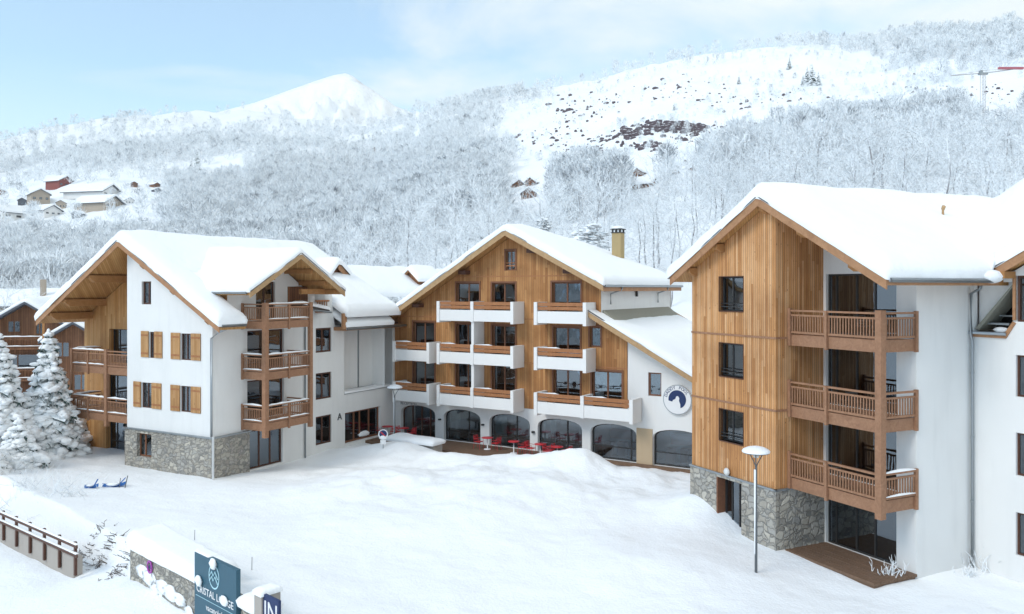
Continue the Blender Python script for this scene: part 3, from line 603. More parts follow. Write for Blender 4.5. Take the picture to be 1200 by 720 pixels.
# chimney
ch=MB().box(F,8.75,9.45,9.1,9.75,.8,4.0).obj('chimney','brick',rf)
m=MB(); m.box(F,8.70,9.50,9.05,9.80,4.0,4.06)
for a,w_ in((8.8,9.15),(9.1,9.15),(9.4,9.15),(8.8,9.7),(9.4,9.7),(9.1,9.7)): m.box(F,a-.05,a+.05,w_-.05,w_+.05,4.06,4.25)
m.box(F,8.66,9.54,9.0,9.85,4.25,4.30); m.obj('chimney_cap','frame_dark',ch); MB().blob((9.1,9.42,4.37),.5,(.95,.9,.32),2,.08,12,8).obj('chimney_snow','roof_snow',ch,True)
# round sign with lettering
sg=thing('round_sign','round white wall sign with arched lettering and a dark blue emblem','sign',(0,0,0)); sg.location=CB.location; sg.rotation_euler=CB.rotation_euler
cx_,cz_,rr=17.15,-6.42,.86
def disc(mp,c,z,r,d0,d1,n=36): return MB().prism(mp,[(c+r*math.cos(2*math.pi*i/n),z+r*math.sin(2*math.pi*i/n)) for i in range(n)],d0,d1)
disc(f0,cx_,cz_,rr,-.16,-.02).obj('sign_disc','whitep',sg)
m=MB(); n=36; P=[]
for i in range(n): t=2*math.pi*i/n; P+=[f0(cx_+rr*math.cos(t),-.165,cz_+rr*math.sin(t)),f0(cx_+rr*.95*math.cos(t),-.165,cz_+rr*.95*math.sin(t))]
m.add(P,[(2*i,(2*i+2)%(2*n),(2*i+3)%(2*n),2*i+1) for i in range(n)]); m.obj('sign_ring','zinc',sg)
m=MB(); pts=[(.53*math.cos(R(a)),.02+.53*math.sin(R(a))) for a in range(-70,196,10)]+[(-.30,-.12),(-.25,-.02),(-.12,.04),(-.06,.2),(.05,.22),(.13,.1),(.11,-.05),(.18,-.22),(.20,-.47)]
m.prism(f0,[(cx_+a,cz_+z) for a,z in pts],-.175,-.161); m.obj('emblem','navy',sg)
word='DADDY POOL'; its=[]
for i,c in enumerate(word):
    an=R(162-i*14.2); its.append((c,cx_+.70*math.cos(an),-.168,cz_+.70*math.sin(an),.25,an-R(90)))
lettering('lettering',sg,f0,its,'navy',.006)
lettering('lettering',CB,f0,[('RECEPTION',-1.7,-1.24,-7.92,.27,0)],'zinc',.02)
MB().box(f0,3.55,3.72,-.16,0,-9.1,-9.0).box(f0,0,.16,-.16,0,-9.05,-8.95).box(f0,7.42,7.58,-.16,0,-9.25,-9.12).box(f0,7.6,7.72,-.12,0,-7.95,-7.85).box(f0,14.6,14.7,-.12,0,-7.7,-7.6).obj('wall_light','frame_dark',CB)

# ================================================================ LEFT BUILDING
LB=thing('lodge_building','white-rendered lodge with wooden shutters on a pale stone base and a wide overhanging snow roof','building',(-16.16,44.2,0),rotz((.8755,-.4833)))
zA=gable(-6.75,2.72,.60,.575)      # front gable
s0=side(0)
sh=[(-5.82,-4.02,-3.94,-2.45),(-3.28,-.9,-3.95,-2.48),(-6.49,-4.10,-6.83,-5.37),(-3.31,-.9,-6.83,-5.39)]
wl=[(-5.17,-4.68,-3.97,-2.48),(-2.53,-1.66,-3.97,-2.50),(-5.84,-4.91,-6.84,-5.39),(-2.55,-1.66,-6.84,-5.40)]
at=(-5.82,-5.0,-.92,.39)
MB().wall(f0,[(-7.1,-8.05),(0,-8.05),(0,zA(0)-.24),(-6.75,2.48),(-7.1,2.3)],[rect(*w) for w in wl]+[rect(*at)],0,.2).wall(lambda a,d,z:(-7.1+d,a,z),rect(0,2,-8.05,2.3)).obj('white_wall','white',LB)
sw=(-6.12,-4.86,-9.65,-8.3)
MB().wall(front(-.09),[(-7.2,-11.6),(.09,-11.6),(.09,-8.12),(-7.2,-8.12)],[rect(*sw)],0,.28).wall(side(.09),rect(-.09,2.55,-11.6,-8.12)).wall(lambda a,d,z:(-7.2+d,a,z),rect(-.09,2,-11.6,-8.12)).add([(.09,2.55,-11.6),(.09,2.55,-8.12),(0,2.55,-8.12),(0,2.55,-11.6)],[(0,1,2,3)]).obj('stone_base','stone_left',LB)
MB().box(F,-7.28,.17,-.17,.0,-8.12,-8.05).box(F,0,.17,0,2.6,-8.12,-8.05).obj('stone_ledge','zinc',LB)
for w_ in wl: window(LB,f0,*w_,(.5,) ,.1,'frame',.06,curt=(1,))
window(LB,f0,*at,(.6,),.12,'frame',.09,curt=(0,)); window(LB,front(-.09),*sw,(.4,),.2,'frame_red',.09,curt=())
for (a0,a1,z0,z1),(b0,b1,_,_) in zip(sh,wl):
    for c0,c1 in((a0,b0-.01),(b1+.01,a1)):
        m=MB(); m.box(f0,c0,c1,-.06,-.015,z0,z1); s_=m.obj('shutter','shutter',LB)
        MB().box(f0,c0+.03,c1-.03,-.075,-.06,z0+.18,z0+.28).box(f0,c0+.03,c1-.03,-.075,-.06,z1-.28,z1-.18).obj('batten','rail',s_)
# recessed wood wall
f2=front(2.0); gh=[rect(-11.9,-7.25,-10.3,-8.1),rect(-11.9,-7.25,-7.48,-5.45),rect(-11.6,-7.25,-4.68,-2.55)]
MB().wall(f2,[(-14.1,-11.6),(-7.1,-11.6),(-7.1,2.2),(-14.1,zA(-14.1)-.24)],gh,0,.35).wall(lambda a,d,z:(-14.1+d,a,z),rect(2,15,-11.6,-1.9)).obj('board_cladding','wood_left',LB)
for h in gh: window(LB,f2,h[0][0],h[1][0],h[0][1],h[2][1],(.14,.36,.62,.82),.3,'frame_dark',.07,hb=(.3,),name='glazed_door',glass='glass_dark',room=2)
MB().lathe((0,0,0),[(.0,.0),(.16,.0),(.17,.06),(.1,.14),(0,.16)],16).obj('wall_lamp','lampglass',LB,True).matrix_local=Matrix.Translation((-9.3,1.95,-2.2))@Matrix.Rotation(R(90),4,'X')
for k,z in enumerate((-4.70,-7.50)):
    m=MB(); m.box(F,-12.4,-7.22,.12,1.98,z-.12,z); m.box(F,-12.45,-7.2,.08,.14,z-.4,z+.02); m.box(F,-12.45,-12.39,.14,1.98,z-.4,z+.02)
    b=m.obj('balcony','balcony',LB); railing(b,(-12.35,.08),(-9.2,.08),z,snow=True); railing(b,(-9.0,.08),(-7.2,.08),z,snow=(k==1)); railing(b,(-12.42,1.95),(-12.42,.14),z,snow=True)
    post(b,-12.4,.06,z-.45,z+1.04,.14); post(b,-10.8,.04,z-.48,z+.98,.11)
post(LB,-12.4,.06,-7.05,-5.2,.12,name='corner_post'); MB().box(F,-9.22,-8.98,-.02,.2,-8.2,-3.62).obj('corner_post','balcony',LB)
MB().box(F,-13.5,-7.2,.6,1.98,-10.6,-10.33).obj('terrace','deck',LB)
# side wall
zS=gable(4.25,1.98,.575,.575)
dg=rect(2.62,5.2,-10.33,-8.1); sd_h=[dg,rect(2.45,5.3,-7.48,-5.25),rect(2.45,5.3,-4.68,-2.42),rect(3.1,4.6,-1.85,.38),rect(7.95,9.2,-1.6,-.05)]
sm=[(8.04,9.5,-4.05,-2.51),(8.04,9.5,-7.0,-5.34),(8.04,9.5,-9.85,-8.06)]
lowh=rect(10.8,14.55,-10.2,-8.18)
MB().wall(s0,[(0,-8.05),(0,-2.0),(1.0,-1.6),(1.0,-.35),(4.25,1.75),(7.6,-.35),(9.5,-.3),(9.8,-2.4),(10.7,-2.4),(10.7,-6.93),(16.2,-6.93),(16.2,-11.6),(2.55,-11.6),(2.55,-8.05)],sd_h+[rect(*w_) for w_ in sm]+[lowh],0,.2).obj('side_wall','white',LB)
MB().wall(side(-1.1),rect(10.7,16.5,-7.4,-2.3)).wall(lambda a,d,z:(a,10.7+d,z),rect(-1.1,0,-7.4,-2.3)).obj('recessed_wall','white',LB)
MB().box(side(-1.1),10.7,16.2,-.06,0,-7.0,-6.82).box(side(-1.1),13.4,13.5,-.05,.0,-6.9,-2.4).obj('wall_trim','zinc',LB)
MB().box(s0,10.7,16.2,-.05,1.1,-6.95,-6.91).obj('parapet_cap','zinc',LB); roof_snow('ledge_snow',LB,[(-1.0,.04,10.75,16.1)],lambda u,w:u*0-6.91,.14,.2,.15,4,.1)
for i,h in enumerate(sd_h): window(LB,s0,h[0][0],h[1][0],h[0][1],h[2][1],(.33,.66) if i==0 else (.5,.62) if i<3 else (.5,),.14,'frame',.09,hb=(),name='glazed_door' if i<4 else 'window',seed=80+i,glass='glass_dark' if i else 'glass',curt=(0,1),room=2)
for w_ in sm: window(LB,s0,*w_,(.45,),.08,'frame',.1,seed=int(w_[2]*9),curt=(1,))
window(LB,s0,10.8,14.55,-10.2,-8.18,(.3,.46,.72),.2,'frame_red',.12,name='window',glass='glass_dark',curt=(),room=2.5)
lettering('lettering',LB,s0,[('A',10.25,-.03,-8.35,.62,0)],'pole',.02)
for k,z in enumerate((-1.86,-4.68,-7.50)):
    m=MB(); m.box(F,.02,1.72,2.1,5.5,z-.12,z); m.box(F,1.70,1.78,2.06,5.6,z-.4,z+.02); m.box(F,.02,1.70,2.04,2.10,z-.4,z+.02); m.box(F,.02,1.70,5.52,5.58,z-.4,z+.02)
    b=m.obj('balcony','balcony',LB); railing(b,(1.78,2.2),(1.78,5.5),z,snow=True); railing(b,(.06,2.04),(1.68,2.04),z,snow=(k>0)); railing(b,(1.7,5.55),(.04,5.55),z)
    post(b,1.82,3.85,z-.46,z+.98,.11); post(b,.08,2.03,z-.44,z+1.02,.12)
MB().box(F,1.66,1.92,1.94,2.2,-8.25,-.80).obj('corner_post','balcony',LB); MB().box(F,1.68,1.90,5.5,5.72,-8.15,-.82).obj('corner_post','balcony',LB)
MB().box(s0,7.5,7.85,-.02,.0,-4.4,-.3).obj('pilaster','white2',LB); gutter(LB,[(.1,7.0,-2),(.1,7.0,-10.4)],.05,name='downpipe')
# lean-to shelf right of the dormer gable and loggia rail
MB().prism(s0,[(5.9,-.95),(8.3,-1.35),(8.3,-1.47),(5.9,-1.1)],-.9,0).obj('shelf_roof','slab_edge',LB); roof_snow('shelf_snow',LB,[(0.02,.95,5.9,8.35)],lambda u,w:-.95-.167*(w-5.9),.26,.2,.25,14,.1); gutter(LB,[(1.0,5.9,-1.25),(1.0,8.35,-1.5)],.06)
MB().box(s0,5.6,7.3,-.03,.0,-1.2,.1).obj('trellis_panel','chalet',LB); railing(LB,(.05,7.95),(.05,9.2),-1.6,.85,'rail',.2,name='railing')
MB().wall(lambda a,d,z:(a,1.02+d,z),[(0,-1.9),(0,-.3),(-3.6,-.3),(-3.6,-.2)]).obj('dormer_cheek','wood_left',LB)
gutter(LB,[(2.1,.42,-.25),(-3.3,.42,-.25)],.07)
# downpipe at the corner
gutter(LB,[(1.3,.2,-2.05),(.6,-.1,-2.35),(.05,-.12,-2.7),(.05,-.12,-8.0)],.06,name='downpipe'); gutter(LB,[(.3,-.22,-7.95),(.3,-.22,-10.6)],.06,mat='whitep',name='downpipe')
gutter(LB,[(1.5,-.7,-1.98),(1.5,.95,-1.98)],.08)
# roofs
rf=slab_roof('roof',LB,F,zA,-14.55,-6.75,1.42,-.8,1.0,.22); MB().prism(F,[(-14.55,zA(-14.55)),(-6.75,2.72),(-2.8,zA(-2.8)),(-2.8,zA(-2.8)-.22),(-6.75,2.5),(-14.55,zA(-14.55)-.22)],1.0,15).obj('rear_roof','soffit',LB)
rake(LB,F,zA,-14.6,-6.75,-.8,.32); rake(LB,F,zA,-6.75,1.46,-.8,.32)
for a in(-9.6,-12.0,-13.4): z=zA(a)-.24; MB().prism(lambda q,d,zz:(a+d,q,zz),[(-.72,z),(2.0,z),(2.0,z-.42),(-.4,z-.42),(-.72,z-.18)],-.16,.16).obj('purlin','beam',LB)
for a in(-4.9,-2.4,0.35): z=zA(a)-.24; MB().prism(lambda q,d,zz:(a+d,q,zz),[(-.72,z),(0,z),(0,z-.34),(-.5,z-.34),(-.72,z-.16)],-.14,.14).obj('purlin','fascia',LB)
dr=slab_roof('dormer_roof',LB,side(2.3),zS,.5,4.25,8.0,0,7.5,.2); rake(LB,side(2.3),zS,.45,4.25,0,.3,'fascia_pale'); rake(LB,side(2.3),zS,4.25,8.05,0,.3,'fascia_pale')
for a in(2.4,3.4,5.4,6.6,7.5): z=zS(a)-.2; MB().box(F,.02,2.1,a-.1,a+.1,z-.26,z-.0).obj('rafter','beam',LB)
MB().box(F,1.1,1.3,5.4,7.6,-.35,-.05).obj('tie_beam','beam',LB)
bA=lambda u,w: np.where(u<-6.75,2.72-.60*(-6.75-u),2.72-.575*(u+6.75))
roof_snow('roof_snow',rf,[(-14.65,1.48,-.88,1.0),(-14.65,-2.6,-.88,15.2),(-3.5,1.2,9.6,15.2)],bA,lambda u,w:.74-.0*u,.3,.34,12,.18)
bS=lambda u,w: 1.98-.575*np.abs(w-4.25)
roof_snow('roof_snow',dr,[(-6.5,2.35,.42,8.08)],lambda u,w:np.maximum(bS(u,w),bA(u,w)),lambda u,w:.50+.1*(u<-2),.3,.4,15,.15)
# second dormer further back, mostly under snow
z2=gable(13.0,1.75,.72,.72)
d2=slab_roof('dormer_roof',LB,side(-2.5),z2,10.6,13.0,15.2,0,4,.16,'fascia'); rake(LB,side(-2.5),z2,13.0,15.2,0,.42,'fascia')
MB().wall(side(-2.7),[(11.0,-1.5),(15.0,-1.5),(15.0,.1),(13.0,1.5),(11.0,.1)]).obj('dormer_wall','chalet',LB)
roof_snow('roof_snow',d2,[(-8,-2.35,9.6,14.2)],lambda u,w:np.maximum(1.75-.72*np.abs(w-13.0)-.3*np.clip(13-w,0,2),bA(u,w)),.6,.3,.45,18,.2)
# link roof
lk=MB().prism(side(1.0),[(9.7,-2.5),(17.5,-2.5),(17.5,-2.72),(9.7,-2.72)],0,1.4).obj('link_roof','fascia',LB); gutter(LB,[(1.1,9.7,-2.6),(1.1,16,-2.6)],.08)
MB().box(F,.9,1.05,9.4,9.75,-2.6,-1.6).obj('eave_board','fascia',LB)
bK=lambda u,w: -2.5+np.minimum((1.1-u)*.60,3.75)-.0*w
roof_snow('roof_snow',lk,[(-9,1.1,9.7,14.6),(-9,-2.0,9.7,34)],bK,.5,.5,.4,22,.3)
MB().wall(front(16.35),rect(-1.2,.4,-7.4,-2.4)).obj('corner_wall','white',LB)
MB().wall(front(15),[(-14.1,-11.6),(0,-11.6),(0,-2),(-6.75,2.4),(-14.1,-2)]).obj('rear_wall','white',LB)

# ================================================================ TREES
def bare_tree(seed,h=13.,spread=1.0,rib=1.0,n1=11,lev=(6,6,4)):
    """trunk mesh and crown mesh of a frosted broadleaf tree"""
    q=random.Random(seed); tr=MB(); cv=[]; cf=[]; lb=MB()
    pts=[]; x=y=0; 
    for i in range(7): pts.append((x,y,-.6+(h*.82+.6)*i/6)); x+=q.uniform(-.35,.35)*h/13; y+=q.uniform(-.35,.35)*h/13
    tr.tube(pts,[.14*h/13*(1-i/6.6)+.02 for i in range(7)],6)
    def ribbon(p0,p1,w0,w1):
        d=(p1-p0); ax=Vector((q.uniform(-1,1),q.uniform(-1,1),q.uniform(-1,1))); a=d.cross(ax)
        if a.length<1e-6: return
        a.normalize(); o=len(cv); cv.extend([p0-a*w0,p0+a*w0,p1+a*w1,p1-a*w1]); cf.append((o,o+1,o+2,o+3))
    def bough(p,d,L,w,l):
        seg=3 if l<2 else 2; pp=p; dd=d.copy(); P=[p]
        for i in range(seg):
            dd=(dd+Vector((q.uniform(-.22,.22),q.uniform(-.22,.22),q.uniform(-.12,.20) if l<2 else q.uniform(-.28,.12)))).normalized()
            pn=pp+dd*(L/seg)
            if l>0: ribbon(pp,pn,w*(1-i/seg*.5),w*(1-(i+1)/seg*.6))
            P.append(pn); pp=pn
        if l==0: lb.tube(P,[w,w*.8,w*.55,w*.25],4,False)
        if l<3:
            k=lev[l]
            for i in range(k):
                f=.22+.78*(i+q.random()*.7)/k; ii=min(int(f*seg),seg-1); b=P[ii].lerp(P[ii+1],f*seg-ii) if f<1 else P[-1]
                nd=(dd*.75+Vector((q.uniform(-1,1),q.uniform(-1,1),q.uniform(-.45,.75)))*.85).normalized()
                bough(b,nd,L*(.5-.12*f)*(1.05 if l<2 else .9),max(w*.5,.017*rib),l+1)
    for i in range(n1):
        f=.20+.78*(i+q.random()*.6)/n1; zz=h*.8*f; j=min(5,int((zz+.6)/(h*.82+.6)*6)); b=Vector(pts[j]).lerp(Vector(pts[j+1]),.5); b.z=zz
        an=i*2.4+q.uniform(-.5,.5); up=.35+.9*f
        bough(b,Vector((math.cos(an),math.sin(an),up)).normalized(),h*(.42-.18*f)*spread*q.uniform(.8,1.2),.042*h/13,0)
    lb.add(cv,cf)
    return tr,lb
def spruce(seed,h=7.,r=2.3,tiers=15,snow=.75,fine=1):
    q=random.Random(seed); tr=MB().tube([(0,0,-.3),(0,0,h*.5),(0,0,h*.97)],[.14,.09,.02],7); nd=MB(); sn=MB()
    for i in range(tiers):
        f=i/(tiers-1); z=h*(.05+.91*f); rr=r*(1-f)**.85*q.uniform(.88,1.1)+.10; k=max(5,int((13-7*f)*fine)); o0=q.random()*6
        for j in range(k):
            an=o0+2*math.pi*j/k+q.uniform(-.25,.25); L=rr*q.uniform(.72,1.12); dr=L*q.uniform(.32,.55); ca,sa=math.cos(an),math.sin(an)
            wd=L*.30+.10; zs=z+q.uniform(-.12,.12)*h/tiers*2; nn=5; P=[]
            for s_ in range(nn+1):
                t=s_/nn; x=L*t; zz=zs+.12*L*math.sin(t*2.2)-dr*t*t; w=wd*math.sin(math.pi*min(1,.12+t*.83))**.8
                P+=[(x*ca-w*sa,x*sa+w*ca,zz-.10-.25*w),(x*ca,x*sa,zz+.02),(x*ca+w*sa,x*sa-w*ca,zz-.10-.25*w),(x*ca,x*sa,zz-.22-.2*wd)]
            nd.add(P,[(4*s_+a,4*s_+(a+1)%4,4*s_+4+(a+1)%4,4*s_+4+a) for s_ in range(nn) for a in range(4)])
            for c in range(int(5*fine)):                       # drooping needle fringes
                t=q.uniform(.3,1); sd_=q.choice((-1,1)); w=wd*.9*sd_*q.uniform(.3,1); x=L*t; zz=zs-dr*t*t-.05
                p=Vector((x*ca-w*sa,x*sa+w*ca,zz)); nd.add([p,p+Vector((.12*ca,.12*sa,-.02)),p+Vector((q.uniform(-.08,.08),q.uniform(-.08,.08),-.28*q.uniform(.6,1.2)))],[(0,1,2)])
            if q.random()<snow:
                for c in range(int(5+L*3.2)):
                    t=q.uniform(.25,1.04); x=L*t; w=wd*q.uniform(-.8,.8)*math.sin(math.pi*min(1,.15+t*.75)); zz=zs+.12*L*math.sin(t*2.2)-dr*t*t-.28*abs(w)
                    sr=(.105+.065*L)*q.uniform(.5,1.5); sn.blob((x*ca-w*sa,x*sa+w*ca,zz+.03),sr,(q.uniform(.9,1.5),q.uniform(.9,1.5),q.uniform(.5,.8)),q.random()*999,.38,7,4)
    sn.blob((0,0,h*.985),.11,(1,1,1.6),seed,.1,6,4)
    return tr,nd,sn
def place_tree(parts,x,y,z,sc,rz,label,group,name='frosted_tree',mats=('trunk','frost')):
    t=thing(name,label,'tree',(x,y,z),rz,group); t.scale=(sc,sc,sc)
    for (n_,me) in parts: o=bpy.data.objects.new(n_,me); COL.objects.link(o); o.parent=t
    return t
bare=[]
for i in range(7):
    tr,cr=bare_tree(100+i,13,(1.0,.8,1.15,.9,1.0,.75,1.2)[i],1.0,(12,13,11,14,12,15,10)[i])
    bare.append([('trunk',tr.mesh('trunk',M['trunk'],True)),('crown',cr.mesh('crown',M['frost']))])
tg='frosted bare trees standing behind the buildings'
spots=[]; q=random.Random(3)
def okspot(x,y,dmin,lst): return all((x-a)**2+(y-b)**2>dmin*dmin for a,b in lst)
tries=0
while len(spots)<270 and tries<20000:
    tries+=1; xp=q.uniform(-60,1260); r=72*math.exp(q.random()**.8*math.log(205/72.)); t=(xp-600)/960; x=r*math.sin(math.atan(t)); y=r*math.cos(math.atan(t))
    if r<82 and xp>760 : continue
    if xp<420 and r<92: continue
    if 420<=xp<=800 and r<84: continue
    if okspot(x,y,3.6+r*.016,spots): spots.append((x,y))
def hides(x,y,h):
    xp=x/y*960+600; pt=338-(float(H(x,y))+h*.92)/y*960
    return any(a-8<xp<b+8 and pt<c for a,b,c in ((588,652,238),(735,775,228)))
for i,(x,y) in enumerate(spots):
    r=math.hypot(x,y); xp=x/y*960+600; hs=q.uniform(.72,1.18)*(1.1 if xp>850 else 1.0 if xp>380 else .8)
    while hides(x,y,13*hs) and hs>.45: hs*=.93
    place_tree(bare[i%7],x,y,float(H(x,y))-.3,hs,q.uniform(0,6.28),'leafless frosted tree in the wood behind the lodge buildings',tg)
# big trees over the right-hand roof
for k,(px,py,Y,sc) in enumerate([(1020,110,100,1.45),(935,160,95,1.2),(1105,150,92,1.25),(1165,140,86,1.3),(870,200,100,1.1),(1065,170,84,1.1),(800,215,98,1.05),(985,190,88,1.0),(700,190,104,1.15),(575,205,100,1.0),(1195,150,95,1.2),(905,135,120,1.3),(960,120,125,1.3),(1080,105,118,1.4),(1130,118,112,1.4),(1185,112,116,1.4),(845,165,118,1.2),(1040,130,110,1.3),(770,185,112,1.1),(530,195,112,1.1),(640,200,110,1.1),(480,215,108,1.0)]):
    x=(px-600)/960*Y; zt=(338-py)/960*Y; zg=float(H(x,Y)); h=min(max(zt-zg,11),24)
    place_tree(bare[k%7],x,Y,zg-.3,h/13.,k*1.3,'leafless frosted tree in the wood behind the lodge buildings',tg)

def forest_mass():
    """the far wood: thousands of frosted crowns in one mesh"""
    tm=[]
    for v in range(6):
        q=np.random.RandomState(40+v); n=420
        an=q.rand(n)*6.283; hh=.12+.88*q.rand(n)**.8; rad=.36*np.sin(np.pi*np.clip(hh*.8+.12,0,1))**.7*(.35+.65*q.rand(n))
        c=np.stack([rad*np.cos(an),rad*np.sin(an),hh],-1)
        d=np.stack([np.cos(an)*.6,np.sin(an)*.6,.7+.6*q.rand(n)],-1)+q.randn(n,3)*.45; d/=np.linalg.norm(d,axis=1)[:,None]
        L=(.025+.07*q.rand(n))[:,None]; s=np.cross(d,q.randn(n,3)); s/=np.linalg.norm(s,axis=1)[:,None]; w=(.0035+.0065*q.rand(n))[:,None]
        V=np.stack([c-d*L-s*w,c-d*L+s*w,c+d*L+s*w*.3,c+d*L-s*w*.3],1)
        tr_=np.array([[[-.012,0,-.1],[.012,0,-.1],[.006,0,.8],[-.006,0,.8]],[[0,-.012,-.1],[0,.012,-.1],[0,.006,.8],[0,-.006,.8]]])
        tm.append(np.concatenate([V,tr_],0))
    q=np.random.RandomState(9); N_=26000
    xp=q.uniform(-90,1290,N_); lr=q.uniform(math.log(185),math.log(1500),N_); r=np.exp(lr); phi=np.arctan((xp-600)/960); x=r*np.sin(phi); y=r*np.cos(phi); z=H(x,y); py=338-z/y*960
    Rs=np.interp(xp,[0,420,520,1200],[1500,1500,1050,850]); keep=(r<Rs*1.01)
    dn=fbm(x/90,y/90,4,50)+fbm(x/22,y/22,2,54)*.35
    dens=np.full(N_,1.0)
    # open snowfields of the mountainside
    def inpoly(px,py_,poly):
        c=np.zeros(len(px),bool); n=len(poly)
        for i in range(n):
            (x1,y1),(x2,y2)=poly[i],poly[(i+1)%n]; cond=((y1>py_)!=(y2>py_))&(px<(x2-x1)*(py_-y1)/(y2-y1+1e-9)+x1); c^=cond
        return c
    wob=fbm(x/40,y/40,3,61)*34+q.randn(N_)*9
    X2,Y2=xp+wob,py+wob*.6+q.randn(N_)*3
    op=inpoly(X2,Y2,[(575,150),(590,128),(625,108),(668,90),(760,70),(830,62),(910,50),(1000,62),(1080,84),(1130,76),(1230,66),(1230,132),(1120,150),(1010,165),(930,182),(870,205),(770,224),(650,222),(575,195)])
    op2=inpoly(X2,Y2,[(1010,88),(1120,78),(1125,100),(1060,104)])
    dens[op]=.09; dens[op&(dn>.07)]=.25; dens[op2]=.8
    ol=inpoly(X2,Y2,[(190,118),(300,112),(440,128),(470,138),(420,150),(330,158),(250,150),(180,150)]); dens[ol]=.09; dens[(X2>60)&(X2<520)&(Y2<172)&~ol]*=.5
    dens[inpoly(X2,Y2,[(-90,150),(180,120),(200,160),(-90,190)])&(dn<.02)]=.35
    dens[(X2>560)&(X2<660)&(Y2>118)&(Y2<150)&(X2-560>(150-Y2)*2)]=.1
    dens[inpoly(xp,py,[(-60,212),(60,196),(190,208),(195,262),(120,290),(-60,295)])]*=.3
    dens[inpoly(xp,py,[(590,206),(648,206),(648,242),(590,242)])|inpoly(xp,py,[(730,198),(775,198),(775,226),(730,226)])]=0
    dens[(dn<-.17)&(~op)]*=.25
    dens[inpoly(xp,py,[(1125,112),(1215,108),(1215,165),(1125,165)])]*=.12
    dens*=np.clip(1.15-.00012*r,0,1); keep&=q.rand(N_)<dens
    pt=338-(z+9.5)/y*960
    for x0_,x1_,yb_ in ((586,652,247),(730,780,234),(785,828,214),(-60,196,262),(1128,1205,138)): 
        wq=wob*(.8 if x0_<0 else 0); keep&=~((xp+wq>x0_)&(xp+wq<x1_)&(pt+wq*.3<yb_)&(py>yb_-42)&(r<700)&(q.rand(N_)>(.12 if x0_<0 else 0.)))
    nb_=1500; rb=np.exp(q.uniform(math.log(75),math.log(420),nb_)); pb=q.uniform(1.35,4.93,nb_)           # unseen trees behind the viewpoint, added for the reflections in the panes
    xb,yb=rb*np.sin(pb),rb*np.cos(pb); x=np.concatenate([x,xb]); y=np.concatenate([y,yb]); z=np.concatenate([z,H(xb,yb)]); r=np.concatenate([r,np.maximum(rb,900)]); keep=np.concatenate([keep,np.ones(nb_,bool)]); op=np.concatenate([op,np.zeros(nb_,bool)]); N_+=nb_; py=np.concatenate([py,np.full(nb_,200.)])
    idx=np.where(keep)[0]; allv=[];sz=q.uniform(7,13,N_)*np.where(op,.34,1)*np.where(py<sky_y.min()+0,1,1)
    sz*=np.interp(r,[150,400,1500],[1.05,1.1,1.35])
    for i in idx:
        T=tm[i%6]; a=q.rand()*6.28; ca,sa=math.cos(a),math.sin(a)
        k=420 if r[i]<330 else 200 if r[i]<650 else 95
        V=T[:k] if k<420 else T; f=1 if k==420 else (420./k)**.5
        if f>1:
            c=V.mean(1,keepdims=True); V=c+(V-c)*f*np.array([1,1,.9])
        X=(V[...,0]*ca-V[...,1]*sa)*sz[i]+x[i]; Yv=(V[...,0]*sa+V[...,1]*ca)*sz[i]+y[i]; Z=V[...,2]*sz[i]+z[i]-.4
        allv.append(np.stack([X,Yv,Z],-1).reshape(-1,3))
    co=np.concatenate(allv); fs=np.arange(len(co)).reshape(-1,4)
    return np_mesh('frosted_forest',co,fs,'forest')
tag(forest_mass(),'pale frosted wood covering the whole mountainside','forest',kind='stuff')

# dark firs on the open slope
fi=spruce(900,11,3.0,10,.35,.7); fm_=[('trunk',fi[0].mesh('trunk',M['trunk'])),('crown',fi[1].mesh('crown',M['needle'])),('snow',fi[2].mesh('snow',M['snow']))]
for px,py,sc in [(946,98,1.15),(952,100,1.35),(959,101,1.0),(941,101,.8),(866,98,.6),(790,130,.6),(231,200,1.3),(224,205,1.0),(340,240,1.0),(465,176,1.2),(537,170,1.0),(60,182,.9),(425,166,.8),(925,81,.8),(1128,140,.7)]:
    x,y,z=locate(px,py,150); place_tree(fm_,x,y,z-.4,sc*max(.6,y/600),px,'dark fir with little snow on the mountainside','dark firs scattered over the mountainside',name='fir_tree')
# snow-laden spruces by the left lodge
sp=[]
for sd_,h,r in((1,7.4,2.0),(2,7.0,2.2),(3,2.6,1.5)):
    a=spruce(sd_,h,r,19 if h>5 else 9,.95,1.5); sp.append([('trunk',a[0].mesh('trunk',M['trunk'],True)),('crown',a[1].mesh('crown',M['needle'])),('crown_snow',a[2].mesh('crown_snow',M['snow'],True))])
def at(px,Y): return (px-600)/960*Y
for k,px,Y,sc,lab in [(0,57,49,1.02,'spruce thickly loaded with snow between the left lodge and the brown chalet'),(1,-3,47,1.06,'snow-loaded spruce cut by the left edge of the photo'),(2,22,45,1.0,'low rounded young spruce bowed under snow in front of the taller ones'),(2,90,53,1.15,'small snowy spruce seen behind the wooden posts of the left balconies'),(2,-18,42.5,1.2,'dark-needled young spruce low at the left edge of the photo')]:
    x=at(px,Y); place_tree(sp[k],x,Y,float(H(x,Y))-.15,sc,px,lab,None,'spruce_tree')
x=at(445,76); place_tree(sp[2],x,76,-1.7,1.3,1,'small snowy shrubby tree showing above the link roof',None,'spruce_tree')
